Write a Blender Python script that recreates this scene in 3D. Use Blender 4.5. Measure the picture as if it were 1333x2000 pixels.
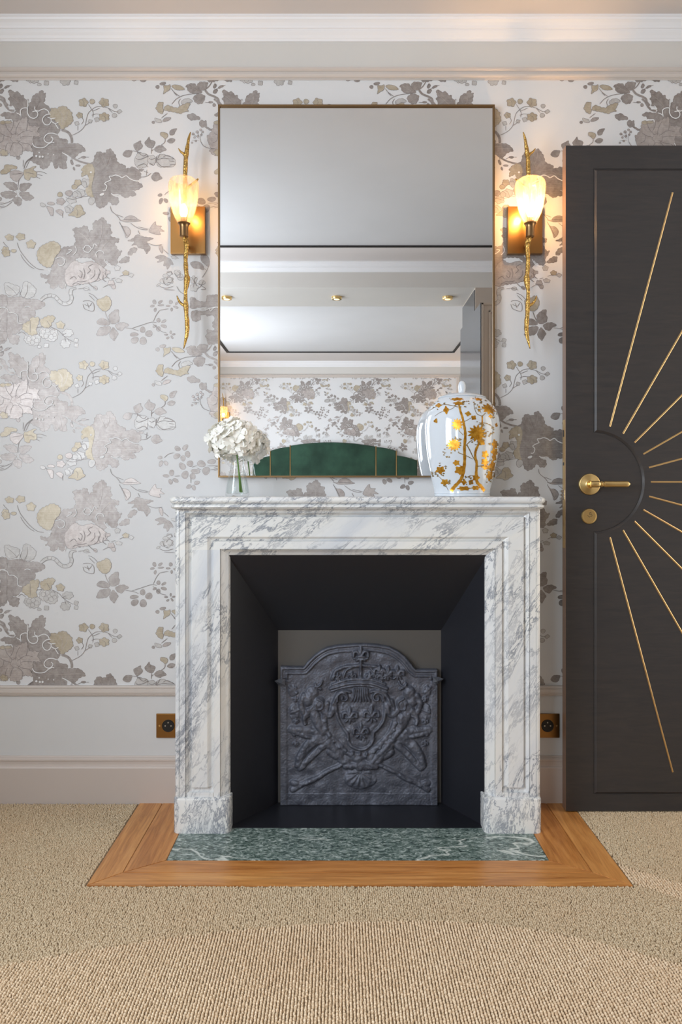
import bpy, bmesh, math, random
import numpy as np
from mathutils import Vector, Matrix, Euler, noise as mnoise
from mathutils.geometry import tessellate_polygon
random.seed(7)
for o in list(bpy.data.objects):
    bpy.data.objects.remove(o)
C = bpy.context.scene.collection
S = bpy.context.scene
PI = math.pi
# ------------------------------------------------------------------ camera
F = 1500.0            # focal length in pixels of the 1333x2000 frame
CAMY = -2.504
CX, CY, CZ = 662.0, 968.0, 1.0
cam_d = bpy.data.cameras.new('camera')
cam = bpy.data.objects.new('camera', cam_d)
C.objects.link(cam)
cam.location = (0, CAMY, CZ)
cam.rotation_euler = (PI / 2, 0, 0)
cam_d.sensor_fit = 'VERTICAL'
cam_d.sensor_height = 36.0
cam_d.sensor_width = 24.0
cam_d.lens = F / 2000 * 36
cam_d.shift_x = (666.5 - CX) / 2000
cam_d.shift_y = -(1000 - CY) / 2000
cam_d.clip_start = 0.02
S.camera = cam
# ------------------------------------------------------------------ world, light, exposure
w = bpy.data.worlds.new('world')
S.world = w
w.use_nodes = True
w.node_tree.nodes['Background'].inputs[0].default_value = (0.62, 0.74, 1.0, 1)
w.node_tree.nodes['Background'].inputs[1].default_value = 1.2
def area(name, loc, rot, sx, sy, power, col):
    d = bpy.data.lights.new(name, 'AREA')
    d.shape = 'RECTANGLE'; d.size = sx; d.size_y = sy; d.energy = power; d.color = col
    o = bpy.data.objects.new(name, d); o.location = loc; o.rotation_euler = rot
    C.objects.link(o)
    return o
# daylight entering by the two windows of the left wall and by the open doorway on the right
area('window_daylight', (-1.64, -1.94, 1.54), (0, -PI / 2, 0), 1.36, 1.10, 50, (0.84, 0.92, 1.0))
area('window_daylight', (-1.64, -4.60, 1.42), (0, -PI / 2, 0), 1.62, 1.30, 74, (0.86, 0.93, 1.0))
area('doorway_daylight', (2.50, -0.62, 1.25), (0, PI / 2, 0), 1.8, 0.9, 16, (1.0, 0.93, 0.84))
S.view_settings.view_transform = 'Standard'
S.view_settings.look = 'None'
S.view_settings.gamma = 1.0
S.view_settings.use_curve_mapping = False
S.view_settings.exposure = 0.19
S.cycles.max_bounces = 10
S.cycles.diffuse_bounces = 6
S.cycles.glossy_bounces = 5
S.cycles.transparent_max_bounces = 16
S.cycles.caustics_refractive = False
S.cycles.sample_clamp_indirect = 6.0

# ------------------------------------------------------------------ helpers
def lin(r, g, b, k=1.0):
    f = lambda c: (c / 255 / 12.92) if c / 255 <= 0.04045 else ((c / 255 + 0.055) / 1.055) ** 2.4
    return (f(r) * k, f(g) * k, f(b) * k, 1.0)
def PX(px, py, s):
    return Vector(((px - CX) / s, CAMY + F / s, CZ + (CY - py) / s))
def sx(px, s): return (px - CX) / s
def sz(py, s): return CZ + (CY - py) / s
def ys(s): return CAMY + F / s

def link(o, parent=None):
    C.objects.link(o)
    if parent is not None: o.parent = parent
    return o
def tag(o, label=None, cat=None, group=None, kind=None):
    if label: o['label'] = label
    if cat: o['category'] = cat
    if group: o['group'] = group
    if kind: o['kind'] = kind
    return o
def empty(name, loc, label=None, cat=None, group=None, kind=None):
    o = bpy.data.objects.new(name, None)
    o.empty_display_size = 0.05
    o.location = loc
    link(o)
    return tag(o, label, cat, group, kind)
def mobj(name, verts, faces, mat, parent=None, smooth=False, local=True):
    """one mesh object; verts in world space, made relative to the parent's location"""
    me = bpy.data.meshes.new(name)
    off = Vector((0, 0, 0))
    if parent is not None and local:
        p = parent
        while p is not None:
            off += p.location; p = p.parent
    me.from_pydata([tuple(Vector(v) - off) for v in verts], [], faces)
    me.validate()
    me.update()
    if smooth: me.polygons.foreach_set('use_smooth', [True] * len(me.polygons))
    for m in (mat if isinstance(mat, (list, tuple)) else [mat]): me.materials.append(m)
    o = bpy.data.objects.new(name, me)
    return link(o, parent)
class MB:
    def __init__(s): s.v = []; s.f = []
    def add(s, v, f):
        n = len(s.v); s.v += [tuple(p) for p in v]; s.f += [tuple(i + n for i in q) for q in f]
        return s
    def box(s, x0, x1, y0, y1, z0, z1, bev=0.0, seg=2):
        bm = bmesh.new()
        bmesh.ops.create_cube(bm, size=1)
        for v in bm.verts:
            v.co = Vector((x0 + (v.co.x + .5) * (x1 - x0), y0 + (v.co.y + .5) * (y1 - y0), z0 + (v.co.z + .5) * (z1 - z0)))
        if bev: bmesh.ops.bevel(bm, geom=bm.edges[:], offset=bev, segments=seg, profile=0.7, affect='EDGES')
        s.bm(bm); return s
    def bm(s, bm, M=None):
        bm.verts.index_update()
        v = [(M @ x.co if M else x.co) for x in bm.verts]
        s.add(v, [[q.index for q in f.verts] for f in bm.faces])
        bm.free(); return s
    def tube(s, pts, rad, n=10, cap=True, wob=0.0):
        pts = [Vector(p) for p in pts]
        rad = rad if isinstance(rad, (list, tuple)) else [rad] * len(pts)
        V = []; Fc = []
        up = None
        for i, p in enumerate(pts):
            t = (pts[min(i + 1, len(pts) - 1)] - pts[max(i - 1, 0)]).normalized()
            if up is None:
                up = Vector((0, 1, 0)) if abs(t.y) < .9 else Vector((1, 0, 0))
            a = t.cross(up).normalized(); b = a.cross(t).normalized(); up = b
            for k in range(n):
                th = 2 * PI * k / n
                r = rad[i] * (1 + (wob * mnoise.noise(Vector((p.z * 60 + math.cos(th) * 1.3, math.sin(th) * 1.3, p.x * 40))) if wob else 0))
                V.append(p + (a * math.cos(th) + b * math.sin(th)) * r)
        for i in range(len(pts) - 1):
            for k in range(n):
                k2 = (k + 1) % n
                Fc.append((i * n + k, i * n + k2, (i + 1) * n + k2, (i + 1) * n + k))
        if cap:
            Fc.append(tuple(range(n))[::-1]); Fc.append(tuple((len(pts) - 1) * n + k for k in range(n)))
        return s.add(V, Fc)
    def lathe(s, prof, c=(0, 0, 0), n=40, axis='Z', mod=None):
        """prof: [(r, h)...]"""
        V = []; Fc = []
        for (r, h) in prof:
            for k in range(n):
                th = 2 * PI * k / n
                rr = r * (mod(th, h) if mod else 1)
                x, y = rr * math.cos(th), rr * math.sin(th)
                if axis == 'Z': p = (c[0] + x, c[1] + y, c[2] + h)
                elif axis == 'Y': p = (c[0] + x, c[1] + h, c[2] + y)
                else: p = (c[0] + h, c[1] + x, c[2] + y)
                V.append(p)
        m = len(prof)
        for i in range(m - 1):
            for k in range(n):
                k2 = (k + 1) % n
                Fc.append((i * n + k, i * n + k2, (i + 1) * n + k2, (i + 1) * n + k))
        if prof[0][0] > 1e-6: Fc.append(tuple(range(n))[::-1])
        if prof[-1][0] > 1e-6: Fc.append(tuple((m - 1) * n + k for k in range(n)))
        return s.add(V, Fc)
    def prism(s, poly, y0, y1):
        """poly in (x,z), extruded from y0 (front) to y1 (back)"""
        n = len(poly)
        V = [(x, y0, z) for x, z in poly] + [(x, y1, z) for x, z in poly]
        Fc = [tuple(range(n)), tuple(range(n, 2 * n))[::-1]]
        for i in range(n):
            j = (i + 1) % n
            Fc.append((i, i + n, j + n, j))
        return s.add(V, Fc)
    def build(s, name, mat, parent=None, smooth=False):
        return mobj(name, s.v, s.f, mat, parent, smooth)
def smooth_by_angle(o, deg=35):
    me = o.data
    me.polygons.foreach_set('use_smooth', [True] * len(me.polygons))
    try: me.set_sharp_from_angle(angle=math.radians(deg))
    except Exception: pass
    return o
def catmull(pts, k=4, closed=False):
    n = len(pts); out = []
    P = [np.array(p, float) for p in pts]
    rng = range(n) if closed else range(n - 1)
    for i in rng:
        p0 = P[(i - 1) % n] if closed else P[max(i - 1, 0)]
        p1 = P[i]; p2 = P[(i + 1) % n]
        p3 = P[(i + 2) % n] if closed else P[min(i + 2, n - 1)]
        for j in range(k):
            t = j / k
            out.append(.5 * ((2 * p1) + (-p0 + p2) * t + (2 * p0 - 5 * p1 + 4 * p2 - p3) * t * t + (-p0 + 3 * p1 - 3 * p2 + p3) * t ** 3))
    if not closed: out.append(P[-1])
    return out

# ------------------------------------------------------------------ materials
def mat(name, col, rough=.5, metal=0., spec=.5, **kw):
    m = bpy.data.materials.new(name); m.use_nodes = True
    b = m.node_tree.nodes['Principled BSDF']
    b.inputs['Base Color'].default_value = col
    b.inputs['Roughness'].default_value = rough
    b.inputs['Metallic'].default_value = metal
    b.inputs['Specular IOR Level'].default_value = spec
    for k, v in kw.items(): b.inputs[k.replace('_', ' ')].default_value = v
    return m
def NT(m): return m.node_tree, m.node_tree.nodes['Principled BSDF']
def nd(t, typ, **kw):
    n = t.nodes.new(typ)
    for k, v in kw.items():
        if k.startswith('i_'): n.inputs[k[2:].replace('_', ' ')].default_value = v
        else: setattr(n, k, v)
    return n
def mth(t, op, a, b=None, c=None):
    n = t.nodes.new('ShaderNodeMath'); n.operation = op
    for i, x in enumerate((a, b, c)):
        if x is None: continue
        if isinstance(x, (int, float)): n.inputs[i].default_value = x
        else: t.links.new(x, n.inputs[i])
    return n.outputs[0]
def coords(t, scale=(1, 1, 1), rot=(0, 0, 0), kind='Object'):
    tc = t.nodes.new('ShaderNodeTexCoord')
    mp = t.nodes.new('ShaderNodeMapping')
    mp.inputs['Scale'].default_value = scale; mp.inputs['Rotation'].default_value = rot
    t.links.new(tc.outputs[kind], mp.inputs[0])
    return mp.outputs[0]
def noise(t, vec, scale, detail=3, rough=.5, dist=0.):
    n = nd(t, 'ShaderNodeTexNoise', i_Scale=scale, i_Detail=detail, i_Roughness=rough, i_Distortion=dist)
    t.links.new(vec, n.inputs['Vector'])
    return n.outputs['Fac']
def ramp(t, fac, stops):
    r = t.nodes.new('ShaderNodeValToRGB')
    e = r.color_ramp.elements
    while len(e) < len(stops): e.new(0.5)
    for i, (p, c) in enumerate(stops):
        e[i].position = p; e[i].color = c if isinstance(c, tuple) else (c, c, c, 1)
    t.links.new(fac, r.inputs[0])
    return r.outputs[0]
def mix(t, fac, a, b, mode='MIX'):
    n = t.nodes.new('ShaderNodeMix'); n.data_type = 'RGBA'; n.blend_type = mode
    if isinstance(fac, (int, float)): n.inputs[0].default_value = fac
    else: t.links.new(fac, n.inputs[0])
    for i, x in ((6, a), (7, b)):
        if isinstance(x, tuple): n.inputs[i].default_value = x
        else: t.links.new(x, n.inputs[i])
    return n.outputs[2]
def bump(t, b, h, strength=.3, dist=.001):
    n = t.nodes.new('ShaderNodeBump')
    n.inputs['Strength'].default_value = strength; n.inputs['Distance'].default_value = dist
    t.links.new(h, n.inputs['Height']); t.links.new(n.outputs[0], b.inputs['Normal'])

def paint(name, col, rough=.5, mottle=.03, k=1.0):
    m = mat(name, col, rough); t, b = NT(m)
    v = coords(t)
    n = noise(t, v, 3, 4)
    c2 = tuple(max(0, c * (1 - mottle * 3)) for c in col[:3]) + (1,)
    t.links.new(mix(t, n, col, c2), b.inputs['Base Color'])
    n2 = noise(t, v, 160, 2)
    bump(t, b, n2, .08, .001)
    return m
M = {}
M['ceiling'] = paint('ceiling_paint', lin(205, 204, 204), .6)
M['soffit'] = paint('soffit_paint', lin(214, 207, 203), .55)
M['cornice'] = paint('cornice_paint', lin(236, 235, 236), .5)
M['frieze'] = paint('frieze_paint', lin(212, 208, 202), .55)
M['trim'] = paint('trim_paint', lin(204, 194, 186), .45)
M['wainscot'] = paint('wainscot_paint', lin(212, 211, 210), .5)
M['base'] = paint('baseboard_paint', lin(202, 189, 180), .45)
M['plaster'] = paint('wall_paint', lin(214, 210, 204), .6)
M['paper'] = mat('wallpaper_ground', lin(228, 228, 228), .46)
t, b = NT(M['paper'])
v = coords(t, (1, 1, 1))
wv = nd(t, 'ShaderNodeTexWave', i_Scale=220., i_Distortion=.6, i_Detail=1.); wv.bands_direction = 'X'
t.links.new(v, wv.inputs['Vector'])
t.links.new(mix(t, wv.outputs[0], lin(218, 217, 216), lin(213, 212, 212)), b.inputs['Base Color'])
M['dark_gap'] = mat('shadow_gap', lin(38, 34, 32), .7)

def ink(name, c1, c2, metal=.6, rough=.47):
    m = mat(name, c1, rough, metal); t, b = NT(m)
    v = coords(t)
    n = noise(t, v, 14, 3, .6)
    h = nd(t, 'ShaderNodeTexWave', i_Scale=95., i_Distortion=2.2, i_Detail=2.)
    h.inputs['Detail Scale'].default_value = 2.5
    h.bands_direction = 'Z'
    t.links.new(v, h.inputs['Vector'])
    n3 = noise(t, v, 70, 3, .6, .8)
    f = mth(t, 'MULTIPLY_ADD', h.outputs[0], .45, mth(t, 'MULTIPLY_ADD', n, 1.5, mth(t, 'MULTIPLY_ADD', n3, 1.6, -1.25)))
    t.links.new(mix(t, ramp(t, f, [(0, 0.), (1, 1.)]), c1, c2), b.inputs['Base Color'])
    return m
M['ink_D'] = ink('taupe_ink', lin(142, 133, 128), lin(180, 173, 169))
M['ink_O'] = ink('ochre_ink', lin(168, 154, 132), lin(198, 188, 170), .4)
M['ink_P'] = ink('rose_taupe_ink', lin(166, 155, 150), lin(198, 190, 185))
M['ink_G'] = ink('pearl_grey_ink', lin(180, 176, 172), lin(206, 203, 200), .35)
M['ink_L'] = ink('line_ink', lin(128, 120, 117), lin(150, 142, 139), .35)
M['ink_W'] = mat('pearl_line_ink', lin(228, 227, 226), .45)

def marble(name, rot, k=1.0, lo=0.):
    m = mat(name, lin(225, 223, 218), .22, 0, .5); t, b = NT(m)
    v = coords(t, (1, 1, 1), rot)
    vs = t.nodes.new('ShaderNodeMapping'); vs.inputs['Scale'].default_value = (0.36, 1.0, 1.3)
    t.links.new(v, vs.inputs[0]); v = vs.outputs[0]
    n1 = noise(t, v, 12, 7, .66, .35)
    n2 = noise(t, v, 30, 6, .66, .6)
    n3 = noise(t, v, 4.5, 3, .5, .5)
    r1 = mth(t, 'SUBTRACT', 1.0, mth(t, 'MINIMUM', mth(t, 'MULTIPLY', mth(t, 'ABSOLUTE', mth(t, 'SUBTRACT', n1, .5)), 34), 1.0))
    r2 = mth(t, 'SUBTRACT', 1.0, mth(t, 'MINIMUM', mth(t, 'MULTIPLY', mth(t, 'ABSOLUTE', mth(t, 'SUBTRACT', n2, .5)), 27), 1.0))
    mask = ramp(t, n3, [(.44 - lo, 0.08), (.60 - lo, 1.)])
    mask2 = ramp(t, noise(t, v, 9, 3, .55, .3), [(.46 - lo, 0.), (.58 - lo, 1.)])
    vein = mth(t, 'MAXIMUM', mth(t, 'MULTIPLY', r1, mask), mth(t, 'MULTIPLY', r2, mask2))
    cloud = ramp(t, noise(t, v, 6, 4, .6, .4), [(.35, lin(232, 230, 224)), (.56, lin(223, 224, 224)), (.84, lin(200, 205, 213))])
    t.links.new(mix(t, mth(t, 'MINIMUM', mth(t, 'MULTIPLY', vein, .85 * k), 1.), cloud, lin(104, 112, 128)), b.inputs['Base Color'])
    return m
M['marble_h'] = marble('veined_marble_lintel', (0, .62, 0))
M['marble_v'] = marble('veined_marble_jamb', (0, 1.12, 0))
M['marble_p'] = marble('veined_marble_plinth', (0, 1.35, .3), 1.0, .13)
# green marble
m = mat('green_marble', lin(90, 110, 100), .16); M['green'] = m; t, b = NT(m)
v = coords(t, (1, 2.0, 1), (0, 0, .12))
n1 = noise(t, v, 55, 6, .68, 1.2)
c = ramp(t, n1, [(.36, lin(52, 66, 64)), (.46, lin(86, 104, 98)), (.54, lin(128, 144, 138)), (.64, lin(192, 202, 198))])
v2 = coords(t, (.55, 1.9, 1), (0, 0, -.25))
n2 = noise(t, v2, 3.1, 5, .5, .8)
vein = mth(t, 'SUBTRACT', 1.0, mth(t, 'MINIMUM', mth(t, 'MULTIPLY', mth(t, 'ABSOLUTE', mth(t, 'SUBTRACT', n2, .53)), 120), 1.0))
t.links.new(mix(t, vein, c, lin(214, 220, 214)), b.inputs['Base Color'])
# oak, grain along local X
def oak(name, tint=(1, 1, 1), rot=0.0):
    m = mat(name, lin(180, 120, 60), .28); t, b = NT(m)
    v = coords(t, (1, 1, 1), (0, 0, rot))
    vs = t.nodes.new('ShaderNodeMapping'); vs.inputs['Scale'].default_value = (0.07, 1, 1)
    t.links.new(v, vs.inputs[0])
    n1 = noise(t, vs.outputs[0], 95, 6, .65, 1.0)
    n2 = noise(t, vs.outputs[0], 22, 4, .6, 1.8)
    c1 = ramp(t, n2, [(.33, lin(158, 100, 50)), (.5, lin(196, 136, 76)), (.68, lin(220, 166, 104))])
    c2 = ramp(t, n1, [(.35, lin(150, 94, 46)), (.55, lin(208, 148, 84)), (.75, lin(224, 170, 108))])
    c = mix(t, .45, c1, c2)
    vk = t.nodes.new('ShaderNodeMapping'); vk.inputs['Scale'].default_value = (1.6, 5.5, 1)
    t.links.new(v, vk.inputs[0])
    vo = nd(t, 'ShaderNodeTexVoronoi', i_Scale=1.15); t.links.new(vk.outputs[0], vo.inputs['Vector'])
    k = ramp(t, vo.outputs['Distance'], [(.03, 1.), (.13, 0.)])
    c = mix(t, mth(t, 'MULTIPLY', k, .75), c, lin(66, 36, 18))
    if tint != (1, 1, 1): c = mix(t, 1.0, c, tint + (1,), 'MULTIPLY')
    t.links.new(c, b.inputs['Base Color'])
    bump(t, b, n1, .12, .0008)
    return m
M['oak_a'] = oak('oak_plank_pale', (1.0, .98, .95)); M['oak_b'] = oak('oak_plank_warm', (.92, .84, .76))
M['oak_c'] = oak('oak_plank_side', (1.0, .98, .95), PI / 2); M['oak_d'] = oak('oak_plank_side_warm', (.92, .84, .76), PI / 2)
def carpet_mat(name, a, c_, dk):
    m = mat(name, a, .9, 0, .2); t, b = NT(m)
    v = coords(t)
    n1 = noise(t, v, 260, 2, .6); n2 = noise(t, v, 2.2, 3, .5)
    c = ramp(t, n1, [(.3, dk), (.5, a), (.72, c_)])
    c = mix(t, ramp(t, n2, [(.4, 0.), (.65, .22)]), c, lin(204, 168, 132))
    t.links.new(c, b.inputs['Base Color'])
    return m
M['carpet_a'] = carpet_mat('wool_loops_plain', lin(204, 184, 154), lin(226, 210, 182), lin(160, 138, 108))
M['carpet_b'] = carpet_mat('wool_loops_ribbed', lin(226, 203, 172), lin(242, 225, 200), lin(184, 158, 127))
M['carpet_back'] = mat('carpet_backing', lin(128, 110, 86), .95)
M['black'] = paint('black_steel', lin(33, 34, 40), .38, .05)
t, b = NT(M['black'])
M['back_panel'] = mat('firebox_back_steel', lin(82, 78, 74), .5)
m = mat('cast_iron', lin(84, 87, 98), .48, .35); M['iron'] = m; t, b = NT(m)
v = coords(t); bump(t, b, noise(t, v, 330, 4, .7), .35, .002)
t.links.new(ramp(t, noise(t, v, 30, 4), [(.3, lin(76, 78, 88)), (.7, lin(104, 107, 118))]), b.inputs['Base Color'])
m = mat('black_door_lacquer', lin(54, 51, 51), .32); M['door'] = m; t, b = NT(m)
v = coords(t, (1, 1, 8)); 
t.links.new(ramp(t, noise(t, v, 9, 6, .6, 1.), [(.3, lin(50, 48, 49)), (.75, lin(62, 57, 55))]), b.inputs['Base Color'])
v = coords(t, (1.0, 1, 14), (0, .12, 0)); sc = noise(t, v, 3.0, 9, .8, .2)
t.links.new(ramp(t, sc, [(.4, .30), (.75, .45)]), b.inputs['Roughness'])
M['door_edge'] = mat('door_edge_lacquer', lin(128, 104, 90), .3)
M['brass'] = mat('satin_brass', lin(232, 200, 138), .3, 1.)
M['brass_ray'] = mat('brass_inlay', lin(222, 186, 132), .3, 1.)
M['gold'] = mat('gilded_branch', lin(200, 162, 92), .27, 1.); t, b = NT(M['gold'])
v = coords(t); bump(t, b, noise(t, v, 95, 3, .6), 1.0, .006)
M['bronze'] = mat('brushed_bronze', lin(162, 122, 74), .3, 1.); t, b = NT(M['bronze'])
v = coords(t, (60, 60, 1)); bump(t, b, noise(t, v, 12, 2), .12, .0006)
M['cup'] = mat('aged_bronze_cup', lin(150, 118, 82), .28, 1.)
M['chrome'] = mat('chrome', lin(225, 225, 225), .12, 1.)
M['mirror'] = mat('mirror_silver', (.90, .905, .91, 1), .0, 1.)
M['frame'] = mat('brushed_brass_frame', lin(140, 114, 82), .36, 1.)
M['porcelain'] = mat('white_porcelain', lin(208, 215, 222), .07, 0, .6)
M['vase_gold'] = mat('gilt_decoration', lin(206, 150, 40), .32, .75); t, b = NT(M['vase_gold'])
t.links.new(ramp(t, noise(t, coords(t), 90, 4, .6), [(.35, lin(176, 116, 22)), (.65, lin(222, 168, 62))]), b.inputs['Base Color'])
M['vase_dark'] = mat('brown_gilt_line', lin(140, 116, 70), .4, .5)
m = mat('petal', lin(252, 250, 242), .55); M['petal'] = m; t, b = NT(m)
b.inputs['Subsurface Weight'].default_value = .25; b.inputs['Subsurface Radius'].default_value = (.01, .01, .008); b.inputs['Subsurface Scale'].default_value = .5
M['petal_eye'] = mat('floret_eye', lin(214, 206, 150), .6)
M['stem'] = mat('green_stem', lin(94, 140, 48), .45)
def thin_glass(name, col, edge, ior):
    m = bpy.data.materials.new(name); m.use_nodes = True; t = m.node_tree
    for n in list(t.nodes): t.nodes.remove(n)
    out = t.nodes.new('ShaderNodeOutputMaterial')
    tr = nd(t, 'ShaderNodeBsdfTransparent'); gl = nd(t, 'ShaderNodeBsdfGlossy', i_Roughness=.03)
    lw = nd(t, 'ShaderNodeLayerWeight', i_Blend=.35)
    fz_ = mth(t, 'MULTIPLY_ADD', mth(t, 'POWER', lw.outputs['Facing'], 3.0), .45 * (ior - 1) / .35, .04)
    t.links.new(ramp(t, lw.outputs['Facing'], [(.45, col), (1., edge)]), tr.inputs[0])
    mx = t.nodes.new('ShaderNodeMixShader'); t.links.new(fz_, mx.inputs[0])
    t.links.new(tr.outputs[0], mx.inputs[1]); t.links.new(gl.outputs[0], mx.inputs[2]); t.links.new(mx.outputs[0], out.inputs[0])
    return m
M['glass'] = thin_glass('clear_glass', (.97, .98, .98, 1), (.86, .88, .88, 1), 1.35)
M['pane'] = thin_glass('window_glass', (.98, .99, .99, 1), (.9, .93, .93, 1), 1.45)
M['water'] = thin_glass('water', (.97, .99, .985, 1), (.88, .92, .90, 1), 1.12)
M['velvet'] = mat('green_velvet', lin(34, 60, 46), .85, 0, .3, Sheen_Weight=.12); t, b = NT(M['velvet'])
t.links.new(ramp(t, noise(t, coords(t), 6, 4), [(.3, lin(28, 52, 40)), (.7, lin(44, 74, 58))]), b.inputs['Base Color'])
M['piping'] = mat('gold_piping', lin(176, 150, 104), .4, .8)
M['grey_gloss'] = mat('grey_gloss_lacquer', lin(62, 62, 64), .10, 0, .9)
M['beige'] = paint('beige_joinery', lin(186, 172, 158), .45)
M['socket'] = mat('black_socket', lin(24, 24, 26), .35)
M['socket_pin'] = mat('socket_contact', lin(190, 186, 176), .3, .8)
M['bulb'] = bpy.data.materials.new('lit_bulb'); M['bulb'].use_nodes = True
t, b = NT(M['bulb']); b.inputs['Emission Color'].default_value = (1, .74, .42, 1); b.inputs['Emission Strength'].default_value = 14
M['spot'] = bpy.data.materials.new('lit_spot'); M['spot'].use_nodes = True
t, b = NT(M['spot']); b.inputs['Emission Color'].default_value = (1, .62, .2, 1); b.inputs['Emission Strength'].default_value = 1.6
# cast glass shade: light passes, ridges and frost scatter a part of it
m = bpy.data.materials.new('pressed_glass_shade'); m.use_nodes = True; M['shade'] = m
t = m.node_tree
for n in list(t.nodes): t.nodes.remove(n)
out = t.nodes.new('ShaderNodeOutputMaterial')
tr = nd(t, 'ShaderNodeBsdfTransparent'); tr.inputs[0].default_value = (1, .98, .95, 1)
tl = nd(t, 'ShaderNodeBsdfTranslucent'); tl.inputs[0].default_value = (.72, .60, .42, 1)
df = nd(t, 'ShaderNodeBsdfDiffuse'); df.inputs[0].default_value = (.80, .72, .60, 1)
gl = nd(t, 'ShaderNodeBsdfGlossy', i_Roughness=.12)
v = coords(t, (1, 1, .16)); fz = ramp(t, noise(t, v, 150, 4, .6, .6), [(.38, .08), (.56, .22), (.66, .42)])
a1 = nd(t, 'ShaderNodeMixShader'); a1.inputs[0].default_value = .35
t.links.new(tl.outputs[0], a1.inputs[1]); t.links.new(df.outputs[0], a1.inputs[2])
a2 = nd(t, 'ShaderNodeMixShader'); t.links.new(fz, a2.inputs[0])
t.links.new(tr.outputs[0], a2.inputs[1]); t.links.new(a1.outputs[0], a2.inputs[2])
a3 = nd(t, 'ShaderNodeMixShader'); a3.inputs[0].default_value = .08
t.links.new(a2.outputs[0], a3.inputs[1]); t.links.new(gl.outputs[0], a3.inputs[2])
t.links.new(a3.outputs[0], out.inputs[0])
# ------------------------------------------------------------------ wallpaper print (flat vector print, one repeat)
# Regions: (x0, y0, zoom) turn the tracing coordinates into photograph pixels of the repeat 418 x 512.5
RA = (0, 150, 7.406); RB = (120, 150, 7.406); RC = (260, 150, 7.406); RD = (0, 310, 7.406); RE = (120, 310, 7.406)
RG = (0, 470, 7.406); RH = (150, 470, 7.406); RI = (270, 297.5, 7.406); RJ = (270, 470, 7.84); RK = (-5, 547.5, 7.144)
TILE = []      # (class, layer, 'fill' or 'line', points in px, width px, scallop)
def _c(R, p): return (R[0] + p[0] / R[2], R[1] + p[1] / R[2])
def fill(R, cls, s, scal=.7, outline=True):
    n = [float(a) for a in s.split()]
    pts = [_c(R, (n[i], n[i + 1])) for i in range(0, len(n), 2)]
    TILE.append((cls, 'fill', pts, 0, scal, outline))
def blob(R, cls, s, outline=True):
    """x y rx ry angle(deg) lobes"""
    for item in s.split(';'):
        a = [float(q) for q in item.split()]
        x, y, rx = a[0], a[1], a[2]
        ry = a[3] if len(a) > 3 else rx
        ang = math.radians(a[4]) if len(a) > 4 else 0
        lob = int(a[5]) if len(a) > 5 else 0
        ph = (x * 7.3 + y * 3.1) % 6.28
        pts = []
        for k in range(18):
            th = 2 * PI * k / 18
            r = 1 + (.16 * math.cos(lob * th + ph) if lob else .05 * math.sin(3 * th + ph))
            u, v = rx * r * math.cos(th), ry * r * math.sin(th)
            pts.append(_c(R, (x + u * math.cos(ang) - v * math.sin(ang), y + u * math.sin(ang) + v * math.cos(ang))))
        TILE.append((cls, 'fill', pts, 0, .25, outline))
def line(R, cls, s, wd=1.0):
    for item in s.split(';'):
        n = [float(a) for a in item.split()]
        pts = [_c(R, (n[i], n[i + 1])) for i in range(0, len(n), 2)]
        TILE.append((cls, 'line', pts, wd, 0, False))
# upper left rose group
fill(RA, 'D', '340 600 470 560 720 520 790 600 850 640 870 780 830 830 870 890 975 910 980 960 1040 970 1120 965 1190 1000 1235 1055 1235 1075 1180 1090 1130 1120 1110 1150 1060 1170 980 1120 900 1090 970 1160 970 1190 955 1240 965 1325 880 1325 850 1280 830 1325 790 1315 770 1250 745 1225 720 1260 700 1300 640 1335 590 1320 570 1280 500 1250 470 1230 430 1190 480 1150 475 1080 440 1000 420 870 460 800 380 700')
fill(RA, 'D', '125 200 170 195 205 225 240 215 275 225 300 265 340 270 355 320 385 330 410 330 408 390 400 440 430 530 380 620 300 600 260 540 200 440 140 415 150 370 120 320 145 280 130 240')
fill(RA, 'D', '600 195 630 215 635 240 662 240 655 300 650 345 635 385 690 420 725 460 730 540 640 600 560 620 460 620 400 580 405 500 415 440 425 390 455 350 465 300 500 260 540 240 565 235 575 210')
fill(RA, 'D', '5 560 60 515 120 515 190 525 230 500 250 540 330 590 370 620 350 700 240 680 170 620 90 610 70 580')
fill(RA, 'O', '735 480 760 455 830 460 870 435 940 430 980 460 1010 490 1040 520 1045 570 1060 610 1045 660 1000 700 940 740 890 760 850 690 800 640 740 600 720 540', 1.0)
fill(RA, 'P', '0 700 20 660 60 640 110 650 160 640 230 650 290 625 340 600 400 590 410 680 450 720 500 710 570 740 540 780 590 860 560 870 480 870 480 930 470 980 450 1010 480 1080 400 1070 340 1070 310 1120 250 1150 160 1140 130 1100 100 1140 50 1140 0 1135 -30 1110 -60 1080 -40 1020 -60 1000 -95 870 -50 820 -20 760', 1.2)
fill(RA, 'D', '300 960 360 960 440 1000 470 1060 400 1070 350 1050', .4)
blob(RA, 'O', '60 1100 60 45 20 5;40 665 40 28;120 660 50 22'); blob(RA, 'D', '265 1170 30 28;10 145 22 24;85 155 26 14 -20;15 220 28 26;5 410 24 26;1210 1165 36 16;1040 1240 18 40 -25;1130 1285 36 14;1072 1330 14 26 -20')
blob(RA, 'P', '230 890 75 70 0 7')
line(RA, 'L', '160 880 60 850 0 810;250 860 330 800 400 780 480 800;240 920 330 960 430 980 460 1030;200 950 170 1000 150 1080;230 850 240 750 290 650;190 850 110 760 80 680;260 950 330 1020 320 1100;300 880 380 860 470 870;60 850 40 930 -20 960;110 960 80 1040 90 1090;380 780 400 700 400 600;150 800 190 720 200 650', .9)
line(RA, 'P', '120 250 230 330 330 430;560 230 570 350 500 480;640 1000 760 1060 900 1050 1180 1040;860 1120 880 1200 900 1320;560 1180 620 1240 640 1320;850 480 900 560 890 700;980 500 960 600 900 700', .8)
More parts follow.
